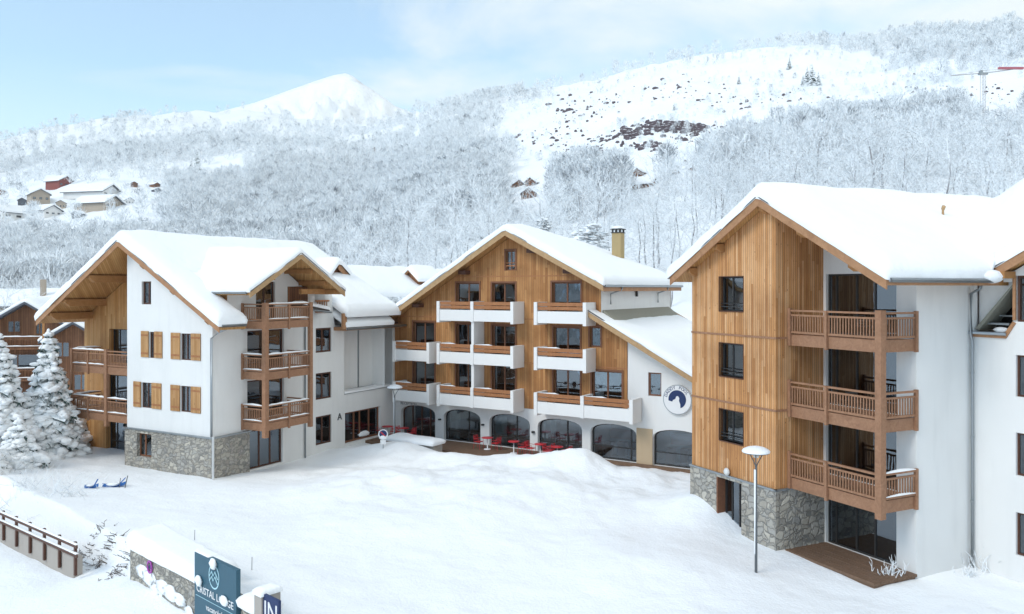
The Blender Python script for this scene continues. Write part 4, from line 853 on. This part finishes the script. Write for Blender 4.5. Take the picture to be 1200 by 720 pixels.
# round snow-covered crowns behind the hotel roof
for px,py,Y,rr,lab in [(692,285,82,2.3,'rounded tree buried in snow beside the hotel chimney'),(637,264,84,1.0,'small round snow-covered treetop behind the hotel ridge')]:
    x=at(px,Y); z=(338-py)/960*Y; t=thing('snow_laden_tree',lab,'tree',(x,Y,float(H(x,Y))))
    b=MB(); q=random.Random(px)
    for i in range(150): v_=Vector((q.gauss(0,1),q.gauss(0,1),q.gauss(0,1))).normalized()*q.uniform(.3,1); b.blob((v_.x*rr*.85,v_.y*rr*.85,z-t.location.z+v_.z*rr*.9),rr*q.uniform(.07,.2),(q.uniform(.8,1.6),q.uniform(.8,1.6),.6),i,.5,7,5)
    b.obj('crown','frost',t); MB().tube([(0,0,-.5),(0,0,z-t.location.z)],[.2,.08],7).obj('trunk','trunk',t)

# ================================================================ FAR HOUSES
def house(name,label,px,py,wpx,hpx,wall,rot,rh=.45,group=None,Y=None,depth=1.1,roofc='grey_roof',wn=4,snowt=.06,floors=1):
    if Y: x=at(px,Y); y=Y; z=(338-py)/960*Y
    else: x,y,z=locate(px,py,150)
    w=wpx/960*y; h=hpx/960*y; t=thing(name,label,'house',(x,y,z-.5),R(rot),group); d=w*depth; k=F
    m=MB(); m.box(F,-w/2,w/2,-d/2,d/2,-h,h); m.prism(lambda a,dd,zz:(a,dd,zz),[(-w/2,h),(w/2,h),(0,h+w*.5*rh)],-d/2,d/2); m.obj('wall',wall,t)
    e=w*.09; zt=lambda a:h+w*.5*rh-abs(a)*rh+.02*w
    ro=MB().prism(F,[(-w/2-e,zt(w/2+e)),(0,zt(0)),(w/2+e,zt(w/2+e)),(w/2+e,zt(w/2+e)-.03*w),(0,zt(0)-.03*w),(-w/2-e,zt(w/2+e)-.03*w)],-d/2-e,d/2+e).obj('roof',roofc,t)
    T=snowt*w
    MB().prism(F,[(-w/2-e*1.05,zt(w/2+e)+.01),(-w/2-e*.8,zt(w/2+e)+T),(-e*.3,zt(0)+T*.95),(e*.3,zt(0)+T*.95),(w/2+e*.8,zt(w/2+e)+T),(w/2+e*1.05,zt(w/2+e)+.01),(0,zt(0)+.01)],-d/2-e*1.1,d/2+e*1.1).obj('roof_snow','roof_snow',ro)
    for f in range(floors):
        for i in range(wn):
            a=-w/2+w*(i+.5)/wn; z0=h*(.25+.7*f/floors); ww=w/wn*.22; hh=h/floors*.3
            o=MB().box(F,a-ww,a+ww,-d/2-.06,-d/2+.02,z0,z0+hh).obj('window','frame_dark',t)
            MB().box(F,a-ww*.8,a+ww*.8,-d/2-.08,-d/2-.061,z0+hh*.1,z0+hh*.9).obj('pane','glass',o)
        for i in range(wn):
            a=-d/2+d*(i+.5)/wn; z0=h*(.25+.7*f/floors); ww=d/wn*.22; hh=h/floors*.3
            MB().box(side(w/2),a-ww,a+ww,-.06,.02,z0,z0+hh).obj('window','frame_dark',t)
    return t
hv='village houses on the slope above the left lodge'
for lab,px,py,w,h,wl_,rot,dep in [('cream house with a wide slate gable lowest at the left of the village',12,256,34,9,'white',-20,1.5),('long pale village house with small dormers beside the cream one',52,252,26,7,'white2',62,1.6),('tan gabled village house with a brown end wall',45,236,24,10,'tan_house',40,1.4),('red and brown village house, highest of the group',70,219,24,8,'redhouse',65,1.2),
    ('narrow dark-gabled village house in the middle of the group',72,244,12,8,'tan_house',20,1.2),('long low tan village house under thick snow at the right of the group',116,243,34,7,'tan_house',70,1.7),('long grey village house behind the tan ones',108,230,36,5,'white2',75,1.9),('small blue-grey village house at the left of the tan gable',28,240,12,7,'grey_roof',10,1),
    ('dark wooden hut right of the village',157,218,9,4,'chalet',30,1),('small brown hut farthest right of the village',181,219,10,3,'chalet',60,1.2),('low dark hut just below the farthest right hut',183,225,9,3,'grey_roof',50,1.2),('white house with a dark band of windows right of the long tan one',147,238,14,5,'white2',60,1.4),('brown-walled chalet between the red house and the village huts',128,224,11,5,'chalet',35,1.2),('small slate-gabled house just below the long tan one',92,254,12,6,'grey_roof',-15,1.1),('tiny dark shed at the far left of the village',14,217,7,4,'grey_roof',15,1),('second tiny shed below the far left one',3,227,8,4,'chalet',15,1)]:
    house('village_house',lab,px,py+h*.1,w*.8,h*.85,wl_,rot,.55,hv,depth=dep,wn=3,snowt=.075,floors=1)
for lab,px,py,w,h,rot in [('reddish brown chalet at the left of the chalet cluster above the hotel',605,219,12,4,25),('reddish brown chalet at the right top of the chalet cluster above the hotel',624,217,12,4,-25),('larger reddish brown chalet at the front of the cluster above the hotel',620,232,17,6,-5),('brown gabled chalet with a white roof above the chimney',750,206,12,5,-35),('long low brown chalet just below the gabled one above the chimney',756,219,20,5,60),('lonely hut in the upper wood left of the hotel ridge',438,180,9,3,20)]:
    house('mountain_chalet',lab,px,py,w,h,'chalet',rot,.75,None,depth=1.2,wn=2,snowt=.09)
for i,(px,py,w) in enumerate([(790,205,10),(812,200,9),(822,208,8)]):
    house('mountain_chalet',['small brown chalet half hidden by trees, left of three above the gap between the roofs','small brown chalet in the middle of three above the gap between the roofs','small brown chalet, right of three above the gap between the roofs'][i],px,py,w,4,'chalet',20*i,.7,None,wn=2,snowt=.07)
# brown chalet next to the left lodge
Yc=74; cx0=at(36,Yc); ck=thing('wooden_chalet','brown wooden chalet with balconies behind the snowy spruces','chalet',(cx0,Yc,0),R(12))
zc=lambda a:gable(-.2,-1.2,.62,.62)(a); za_=lambda a:gable(4.0,-3.0,.62,.62)(a)
MB().prism(F,[(-4.0,-14),(3.2,-14),(3.2,zc(3.2)),(-.2,-1.4),(-4.0,zc(-4.0))],0,12).obj('wall','chalet',ck)
MB().prism(F,[(1.6,-14),(5.7,-14),(5.7,za_(5.7)-.1),(4.0,-3.15),(1.6,za_(1.6)-.1)],-1.2,9).obj('wall','chalet',ck)
r1=slab_roof('roof','x' and ck,F,zc,-4.9,-.2,3.4,-1.0,13,.2,'grey_roof'); roof_snow('roof_snow',r1,[(-5,3.5,-.9,13)],lambda u,w:-1.2-.62*np.abs(u+.2),.45,.5,.4,31,.15)
r2=slab_roof('roof',ck,F,za_,1.2,4.0,6.3,-1.9,9,.2,'grey_roof'); roof_snow('roof_snow',r2,[(1.2,6.4,-1.8,9)],lambda u,w:-3.0-.62*np.abs(u-4.0),.4,.5,.4,32,.12)
for a0,a1,z0,z1,wv in [(-1.9,-.8,-4.0,-2.9,-.03),(.4,1.1,-4.2,-2.2,-.03),(-3.0,.9,-7.4,-5.9,-.03),(2.4,3.6,-6.2,-4.8,-1.23),(3.9,5.2,-9.2,-7.7,-1.23)]:
    window(ck,front(wv),a0,a1,z0,z1,(.5,),-.02,'chalet',.09,room=0,curt=(),glass='glass_dark')
    MB().box(front(wv),a0+.05,a1-.05,.062,.075,z0,z1).obj('interior','interior',ck)
for z in(-5.3,-8.1,-10.6):
    m=MB(); m.box(F,-3.8,1.5,-1.3,-.05,z-.15,z); b=m.obj('balcony','chalet',ck); railing(b,(-3.8,-1.3),(1.5,-1.3),z,1.0,'chalet',.25,True)
MB().box(F,1.55,1.7,-1.9,-1.7,-12,-2.6).obj('post','beam',ck)
# snowy roof beyond the chalet
bh=thing('snowed_in_house','low house almost hidden by its white roof behind the brown chalet','house',(at(20,92),92,0),R(8))
MB().box(F,-9,11,0,8,-9,-2.2).obj('wall','tan_house',bh); r3=MB().box(F,-9.5,11.5,-.6,8.5,-2.2,-2.0).obj('roof','grey_roof',bh); roof_snow('roof_snow',r3,[(-9.6,11.6,-.7,8.6)],lambda u,w:-2.0+.3*np.minimum(w+.7,4.5),.6,.6,.5,33,.3)
MB().box(F,2,2.5,1,1.5,-2,1.0).obj('chimney','tan_house',r3)
# little brown gables poking out beyond the link roof
for px,py,Y,w_,lab,rz in [(481,331,66,1.7,'brown board gable poking through the snow of the link roof beside the hotel',-38)]:
    t=thing('dormer_gable',lab,'dormer',(at(px,Y),Y,(338-py)/960*Y),R(rz)); MB().prism(F,[(-w_/2,-1),(w_/2,-1),(w_/2,.25),(0,.95),(-w_/2,.25)],0,2.5).obj('wall','chalet',t)
    z9=gable(0,1.0,.8,.8); r4=slab_roof('roof',t,F,z9,-w_*.65,0,w_*.65,-.25,2.6,.12,'fascia'); roof_snow('roof_snow',r4,[(-w_*.7,w_*.7,-.3,2.7)],lambda u,w:1.0-.8*np.abs(u),.45,.3,.4,41,.1)

# rocks on the open slope
def rocks():
    q=np.random.RandomState(4); mb=MB()
    cl=[(705,165,14,4,14),(735,158,18,5,30),(770,150,22,6,44),(798,150,14,5,34),(815,153,16,5,26),(845,150,12,3,12),(690,175,30,5,30),(760,172,30,4,26),(800,163,16,4,18),(640,158,30,16,26),(680,130,30,12,22),(720,120,16,8,10),(890,150,20,3,8),(870,145,8,3,6),(905,120,60,14,26),(800,110,60,14,22),(1080,105,40,12,16),(660,220,10,4,3),(820,198,12,6,9),(1150,110,30,12,12)]
    for cx,cy,sx_,sy_,n in cl:
        for i in range(int(n*2.6)):
            px=cx+q.randn()*sx_*.6; py=cy+q.randn()*sy_*.6; x,y,z=locate(px,py,250); s=y/960*(.7+q.rand()**2.5*3.4)*(1.25 if n>24 and cx>700 and cy>140 else .7)
            mb.blob((x,y,z+.1*s),s*.7,(.8+.9*q.rand(),1.0,.9+.7*q.rand()),int(q.rand()*9999),.5,6,4)
    return mb.obj('rocks','rock')
tag(rocks(),'dark scattered rocks breaking through the snow of the open slope','rocks',kind='stuff')

# tower crane
x,y,z=locate(1152,137,200); k=y/960.; tw=thing('tower_crane','thin lattice tower crane with a long jib and a red counterweight on the right slope','crane',(x,y,z))
hh=(137-88)*k; b=.9*k*2.2
m=MB()
for sx_ in(-b,b):
    for sy_ in(-b,b): m.box(F,sx_-.18*k,sx_+.18*k,sy_-.18*k,sy_+.18*k,-3,hh)
n=12
for i in range(n):
    z0=hh*i/n; z1=hh*(i+1)/n; m.tube([(-b,-b,z0),(b,-b,z1)],.14*k,4); m.tube([(b,-b,z0),(b,b,z1)],.14*k,4); m.tube([(-b,-b,z1),(b,-b,z1)],.14*k,4)
m.obj('mast','crane',tw)
MB().box(F,-5*k,5*k,-2*k,2*k,hh,hh+2.5*k).box(F,-4*k,-1*k,-2.2*k,2.2*k,hh+2.5*k,hh+5*k).obj('slewing_unit','zinc',tw)
MB().tube([(-38*k,0,hh-1*k),(0,0,hh+2*k),(40*k,0,hh+7*k)],.5*k,4).tube([(-38*k,0,hh-1*k),(0,0,hh+5*k),(40*k,0,hh+8*k)],.22*k,4).obj('jib','crane',tw)
MB().box(F,18*k,47*k,-1.5*k,1.5*k,hh+6.5*k,hh+9*k).obj('counterweight','crane_red',tw)

# ================================================================ FOREGROUND WALL, SIGNS, FENCE
SW=rotz((.7325,-.6808)); so=(-13.75,29.5,0)
wt=thing('stone_retaining_wall','low mossy stone wall running below the snow field','wall',so,SW)
MB().box(F,0,9.05,0,.45,-12,-9.32).obj('masonry','stone_low',wt); roof_snow('wall_snow',wt,[(-.1,5.3,-.1,1.3)],lambda u,w:u*0-9.33,lambda u,w:.50+.2*np.clip(1-u/5,0,1),.2,.2,51,.14)
roof_snow('wall_snow',wt,[(7.9,9.1,-.12,.6)],lambda u,w:u*0-9.33,.45,.2,.3,52,.14)
for a,zz,sc in [(1.1,-9.95,.32),(1.7,-10.05,.36),(2.7,-10.1,.33),(3.3,-10.15,.36),(3.9,-10.2,.28),(2.2,-10.35,.3),(4.6,-10.45,.3)]:
    MB().blob((a,-.01,zz),sc,(1.2,.16,.75),int(a*10),.55,12,9).obj('clinging_snow','snow',wt,True)
rs_=thing('ring_marker','small lilac ring marker fixed on the mossy stone wall','marker',so,SW); m=MB(); m.tube([(1.74+.16*math.cos(i*math.pi/8),-.05,-9.62+.2*math.sin(i*math.pi/8)) for i in range(17)],.035,6,False); m.obj('ring','lilac',rs_); disc(front(0),1.74,-9.62,.07,-.05,-.01,12).obj('ring_centre','navy',rs_)
bs=thing('lodge_sign','dark teal lodge name board with a round emblem on the stone wall','sign',so,SW)
MB().box(F,5.28,7.88,-.16,-.02,-10.35,-8.27).obj('board','petrol',bs)
fs_=front(-.165)
m=MB(); cxs,czs,rr=6.55,-8.78,.33; n=30; P=[]
for i in range(n): t=2*math.pi*i/n; P+=[fs_(cxs+rr*math.cos(t),-.004,czs+rr*1.15*math.sin(t)),fs_(cxs+rr*.88*math.cos(t),-.004,czs+rr*1.01*math.sin(t))]
m.add(P,[(2*i,(2*i+2)%(2*n),(2*i+3)%(2*n),2*i+1) for i in range(n)])
for zz in(.02,-.13): m.tube([fs_(cxs+a,-.012,czs+zz+b_) for a,b_ in((-.26,-.04),(-.13,.12),(-.03,0),(.08,.15),(.26,-.05))],.018,5)
m.obj('emblem','pale_blue',bs)
lettering('lettering',bs,fs_,[('CRISTAL LODGE',6.58,-.004,-9.38,.315,0),('vacancéole',6.62,-.004,-9.83,.26,0)],'whitep',.006)
MB().box(fs_,5.38,7.7,-.006,-.001,-9.615,-9.60).obj('rule','pale_blue',bs)
for a,zz,sc in((5.62,-9.12,.22),(7.22,-9.33,.20),(6.55,-8.38,.22)): MB().blob((a,-.2,zz),sc,(1.1,.3,.8),int(a*9),.25,10,6).obj('clinging_snow','snow',bs,True)
roof_snow('top_snow',bs,[(5.25,6.2,-.18,.2)],lambda u,w:u*0-8.27,.06,.1,.1,53,.02)
pg=thing('gate_pillar','beige rendered pillar at the end of the stone wall','pillar',so,SW); MB().box(F,9.06,9.45,-.25,.35,-12,-8.62).obj('pillar_body','concrete',pg); roof_snow('pillar_snow',pg,[(9.02,9.5,-.3,.4)],lambda u,w:u*0-8.62,.22,.12,.2,54,.05)
nb=thing('notice_board','dark blue notice board with tall white lettering right of the pillar','sign',so,SW); MB().box(F,9.46,10.25,-.2,-.12,-11,-8.55).obj('board','navy',nb); lettering('lettering',nb,front(-.2),[('IN',9.86,-.006,-8.98,.72,0),('UN',9.86,-.006,-9.65,.6,0)],'whitep',.006)
nb=thing('notice_board','smaller blue and white notice board, the lower one at the photo bottom','sign',so,SW); MB().box(F,10.35,11.0,-.2,-.12,-11,-8.98).obj('board','navy',nb); lettering('lettering',nb,front(-.2),[('n',10.68,-.006,-9.35,.7,0)],'whitep',.006); MB().box(F,10.3,10.36,-.22,-.1,-11,-8.92).box(F,11.0,11.06,-.22,-.1,-11,-8.92).obj('frame','concrete',nb)
hs_=thing('pictogram_sign','small dark round-topped sign beside the blue notice boards','sign',so,SW); MB().prism(front(-.1),[(11.75,-11),(12.0,-11),(12.0,-9.15),(11.96,-8.98),(11.875,-8.9),(11.79,-8.98),(11.75,-9.15)],0,.06).obj('board','pole',hs_); MB().prism(front(-.1),[(11.83,-9.7),(11.92,-9.7),(11.93,-9.25),(11.875,-9.12),(11.82,-9.25)],-.01,-.001).obj('figure','whitep',hs_)
fe=thing('road_fence','dark wooden rail fence on a low concrete wall at the lower left','fence',(-21.8,34.84,0),rotz((.781,-.624)))
MB().box(F,-5,7.0,.02,.35,-12,-10.02).obj('wall_base','concrete',fe)
for i in range(-3,7):
    a=.55+i*1.35
    if a<7.6: MB().box(F,a-.06,a+.06,-.08,.0,-10.6,-9.36).obj('post','frame',fe)
for z in(-9.42,-9.76): m=MB().box(F,-5,7.6,-.13,-.085,z-.12,z).obj('rail','frame',fe); roof_snow('rail_snow',m,[(-5,7.55,-.15,-.03)],lambda u,w,z=z:u*0+z,.05,.2,.05,56,.02)
# brush at the end of the fence
def twigs(name,label,cx,cy,n,rad,h,mat='twig',seed=1,w=.012,up=.5,parent=None,snow=0):
    q=random.Random(seed); m=MB()
    for i in range(n):
        x=cx+q.gauss(0,rad); y=cy+q.gauss(0,rad*.6); z=float(H(x,y))-.05; a=q.uniform(0,6.28); L=h*q.uniform(.5,1.1); b=Vector((x,y,z)); d=Vector((math.cos(a)*(1-up),math.sin(a)*(1-up),up)).normalized()
        P=[b]; 
        for k in range(3): d=(d+Vector((q.uniform(-.3,.3),q.uniform(-.3,.3),q.uniform(-.25,.1)))).normalized(); P.append(P[-1]+d*L/3)
        m.tube(P,[w,w*.8,w*.6,w*.3],4,False)
        for k in range(3): s_=P[1+k%3]; m.tube([s_,s_+(d+Vector((q.uniform(-1,1),q.uniform(-1,1),q.uniform(-.2,.6)))).normalized()*L*.35],[w*.6,w*.3],4,False)
    for i in range(snow): x=cx+q.gauss(0,rad*.8); y=cy+q.gauss(0,rad*.5); m2=None
    o=m.obj(name,mat); return tag(o,label,'shrub')
for k,(a_,n_t,lab) in enumerate([(-4.6,60,'dark bare brushwood next to the end of the rail fence'),(-2.8,60,'middle clump of brushwood between rail fence and stone wall'),(-1.0,40,'bare brushwood against the end of the mossy stone wall')]):
    pb=PL+DL*a_-NL*.1; twigs('brushwood',lab,pb[0],pb[1],int(n_t*1.3),.33,.36,'twig_dark',5+k,.021,.35)
for k,(px,py,n,rad,h,lab) in enumerate([(22,582,60,.9,1.1,'sparse frosted shrub near the left edge above the fence'),(70,590,40,.7,1.3,'thin pale shrub in the snow above the rail fence'),(8,560,50,.9,.9,'frosted twiggy shrub at the left edge of the photo below the spruces')]):
    Y=10.1*960/(py-338); twigs('frosted_shrub',lab,at(px,Y),Y,n,rad,h,'frost',20+k,.014)
for k,(px,py,n,rad,h,lab) in enumerate([(1043,672,26,.25,.6,'frosted grass tuft at the corner of the plank terrace'),(1157,662,46,.35,.75,'frosted plant clump at the foot of the downpipe'),(1131,668,14,.15,.5,'small frosted sprig against the white side wall')]):
    Y=10.35*960/(py-338); twigs('frosted_grass_tuft',lab,at(px,Y),Y-.2,n,rad,h,'frost',30+k,.02,.7)
# snow ledge lines (buried steps) left as a plank edge
# wooden ramp rail beside left lodge
rp=thing('ramp_railing','snow-topped wooden railing running off the left lodge terrace','railing',(-16.16,44.2,0),rotz((.8755,-.4833)))
railing(rp,(-14.0,1.0),(-17.0,.6),-10.45,1.0,'balcony',.16,True); railing(rp,(-14.0,2.2),(-17.6,2.6),-10.45,1.05,'balcony',.16,True,)
for a,b_ in((-14.0,1.0),(-15.5,.8),(-17.0,.6)): post(rp,a,b_,-11,-9.4,.1)
# blue plastic pieces in the snow
for px,py,lab,s_ in [(107,577,'small blue plastic piece upright in the snow, left of the blue pair',.32),(134,573,'curved blue plastic sledge half buried in the snow',.55)]:
    Y=10.2*960/(py-338); x=at(px,Y); z=float(H(x,Y)); t=thing('plastic_sledge',lab,'sledge',(x,Y,z+.02),.4)
    m=MB(); n=9; P=[]
    for i in range(n): u=-s_+2*s_*i/(n-1); zc_=.16*(abs(u)/s_)**2.5*s_; P+=[(u,-.16,zc_),(u,-.02,zc_-.02),(u,.16,zc_+.1)]
    m.add(P,[(3*i+j,3*i+j+1,3*i+j+4,3*i+j+3) for i in range(n-1) for j in(0,1)]); m.tube([(s_*.4,-.1,.1),(s_*.95,-.1,.42)],.03,5); m.obj('shell','blue',t); MB().blob((-.05,.02,.1),s_*.4,(1.2,.6,.4),4,.3,8,5).obj('snow_cap','snow',t,True)
t=thing('ski_stick','thin dark stick standing in the snow right of the blue sledge','stick',(at(146,41.5),41.5,float(H(at(146,41.5),41.5)))); MB().tube([(0,0,-.1),(.16,0,.62)],.025,5).obj('shaft','pole',t); MB().tube([(-.3,0,-.1),(-.2,0,.5)],.018,5).obj('shaft','pole',t)
# thin marker canes
for k,(px,py,h) in enumerate([(295,664,.55),(228,626,.5)]):
    Y=9.6*960/(py-338); x=at(px,Y); t=thing('marker_cane',['slim marker cane in the snow above the blue notice boards','slim marker cane in the snow behind the lodge name board'][k],'cane',(x,Y,float(H(x,Y))-.1)); MB().tube([(0,0,0),(.01,0,h)],.012,5).obj('shaft','pole',t)

# street lamps
def lamp(name,label,x,y,z,h):
    t=thing(name,label,'street lamp',(x,y,z)); MB().tube([(0,0,-.6),(0,0,h*.35),(0,0,h-.55)],[.055,.05,.04],8).obj('pole','pole',t)
    MB().tube([(-.035,.0,.9),(-.035,0,h-.7)],[.028,.045],6).obj('pole_snow','snow',t,True)
    m=MB()
    for k in range(3):
        a=k*2.094+.2; m.tube([(0,0,h-.62),(.10*math.cos(a),.10*math.sin(a),h-.42),(.30*math.cos(a),.30*math.sin(a),h-.10)],.018,6)
    m.obj('arm','pole',t); MB().lathe((0,0,h-.1),[(.0,-.02),(.2,-.03),(.46,0),(.47,.03),(.0,.05)],24).obj('lamp_shade','pole',t,True)
    MB().lathe((0,0,h-.28),[(.0,0),(.09,.02),(.11,.1),(.08,.16),(0,.17)],12).obj('lamp_glass','lampglass',t,True)
    MB().lathe((0,0,h-.07),[(.49,0),(.50,.04),(.45,.10),(.30,.17),(.12,.21),(0,.22)],24).obj('snow_cap','snow',t,True)
    return t
x=at(886,29.6); lamp('street_lamp','tall thin street lamp with a snow-capped disc head before the stone-based larch block',x,29.6,-10.5,4.65)
x=at(462.5,52.8); lamp('street_lamp','thin snow-capped street lamp standing before the reception corner of the hotel',x,52.8,-10.3,3.95)
# round parking sign
Y=50; x=at(449,Y); t=thing('road_sign','round red-edged blue road sign on a thin post beside the farther lamp','sign',(x,Y,float(H(x,Y))),.1); zt_=(338-509)/960*Y-t.location.z
MB().tube([(0,0,-.3),(0,0,zt_+.3)],.03,6).obj('post','zinc',t); disc(front(0),0,zt_,.30,-.05,-.03,24).obj('face','whitep',t); disc(front(0),0,zt_+.02,.23,-.06,-.051,24).obj('symbol_field','navy',t)
MB().prism(front(0),[(-.17,.13+zt_),(-.12,.18+zt_),(.17,-.11+zt_),(.12,-.16+zt_)],-.07,-.061).obj('red_bar','red',t); MB().box(F,-.17,.17,-.05,-.03,zt_-.62,zt_-.34).obj('plate','whitep',t); MB().blob((0,-.02,zt_-.2),.2,(1.2,.6,.7),3).obj('clinging_snow','snow',t,True)

# ================================================================ HOTEL TERRACE
HT=thing('hotel_terrace','brown plank terrace along the arched windows of the hotel','terrace',CB.location,rotz((.8502,-.5265)))
MB().box(F,-4.2,11.3,-3.3,-.35,-11.3,-10.30).obj('planks','deck',HT)
ch0=thing('terrace_chair','red','chair',(0,0,0)); m=MB(); m.box(F,-.22,.22,-.22,.22,.43,.46); m.obj('seat','red',ch0)
m=MB(); m.tube([(-.21,.21,.45),(-.21,.25,.84),(.21,.25,.84),(.21,.21,.45)],.016,6)
for z in(.56,.66,.76): m.box(F,-.2,.2,.215+(z-.45)*.1,.235+(z-.45)*.1,z-.03,z+.03)
m.obj('backrest','red',ch0)
for sx_ in(-1,1):
    for sy_ in(-1,1): MB().tube([(.2*sx_,.2*sy_,.44),(.24*sx_,.25*sy_,0)],.014,6).obj('leg','red',ch0)
    MB().tube([(.21*sx_,-.2,.45),(.23*sx_,-.2,.64),(.22*sx_,.22,.66)],.014,6).obj('arm','red',ch0)
for k,(z,lab) in enumerate(((-1.85,'dark folding chair on the top balcony of the larch block'),(-4.68,'dark folding chair on the middle balcony of the larch block'),(-7.52,'dark folding chair on the lowest balcony of the larch block'))):
    t=thing('balcony_chair',lab,'chair'); 
    for src in ch0.children:
        me=src.data.copy(); me.materials.clear(); me.materials.append(M['frame_dark']); o=bpy.data.objects.new(src.name.split('.')[0],me); COL.objects.link(o); o.parent=t
    t.location=RB.matrix_basis@Vector((2.9-.7*k,1.5,z)); t.rotation_euler=(0,0,2.2+k)
tb0=thing('terrace_table','t','table',(0,0,0)); MB().lathe((0,0,.72),[(0,0),(.36,0),(.37,.02),(.36,.04),(0,.04)],24).obj('table_top','red',tb0,True); MB().tube([(0,0,.03),(0,0,.72)],.035,8).obj('pedestal','whitep',tb0,True); MB().lathe((0,0,0),[(0,.04),(.22,.03),(.24,0)],16).obj('base','whitep',tb0,True)
def cw(u,w,z=-10.30): 
    v=CB.matrix_basis@Vector((u,w,z)); return v
bz=rotz((.8502,-.5265)); bpy.context.view_layer.update()
tabs=[(-1.9,-1.5,'before the reception arch'),(-3.3,-1.6,'nearest the corner left of the reception arch'),(4.95,-1.5,'before the third arch'),(7.05,-1.7,'at the pier between the third and fourth arch'),(8.9,-1.6,'before the left half of the fourth arch'),(10.2,-1.8,'before the right half of the fourth arch')]
first=True
for i,(u,w,wh) in enumerate(tabs):
    v=cw(u,w); t=tb0 if i==0 else copy_thing(tb0,v); t.location=v; tag(t,'white-legged round red terrace table '+wh,None,'red terrace tables')
    for k,(a,lab) in enumerate(((180,'left of'),(0,'right of'))):
        if i==3 and k==0: continue
        du=.62*math.cos(R(a)); dw=-.08+.15*k; v=cw(u+du,w+dw); rz=bz+(R(88) if a==180 else R(-92))
        c=ch0 if first else copy_thing(ch0,v); c.location=v; c.rotation_euler=(0,0,rz); first=False
        tag(c,'red metal chair %s the table %s'%(lab,wh),None,'red terrace chairs')
ft=thing('flower_trough','dark low trough heaped with snow before the second arch','trough',CB.location,bz)
MB().box(F,.3,3.0,-4.6,-3.7,-10.9,-9.75).obj('trough_body','concrete',ft); roof_snow('trough_snow',ft,[(-.6,3.15,-4.9,-3.6)],lambda u,w:u*0-9.75,.42,.2,.35,61,.2)
ft=thing('flower_trough','small snow-covered trough by the lamp left of the reception arch','trough',CB.location,bz)
MB().box(F,-5.2,-4.0,-3.6,-2.9,-11,-10.0).obj('trough_body','concrete',ft); roof_snow('trough_snow',ft,[(-5.4,-3.9,-3.7,-2.8)],lambda u,w:u*0-10.0,.35,.2,.3,62,.15)

# ================================================================ HAZE
hz=MB().box(F,-1500,1500,-300,1900,-60,620).obj('haze','snow'); hm=bpy.data.materials.new('haze'); hm.use_nodes=True; n_=hm.node_tree; n_.nodes.clear()
ho=n_.nodes.new('ShaderNodeOutputMaterial'); hv_=n_.nodes.new('ShaderNodeVolumePrincipled'); hv_.inputs['Density'].default_value=.00016; hv_.inputs['Color'].default_value=(.98,.99,1,1); hv_.inputs['Anisotropy'].default_value=.2
n_.links.new(hv_.outputs[0],ho.inputs['Volume']); hz.data.materials.clear(); hz.data.materials.append(hm); tag(hz,kind='stuff'); tag(hz,'thin winter haze over the valley','haze')
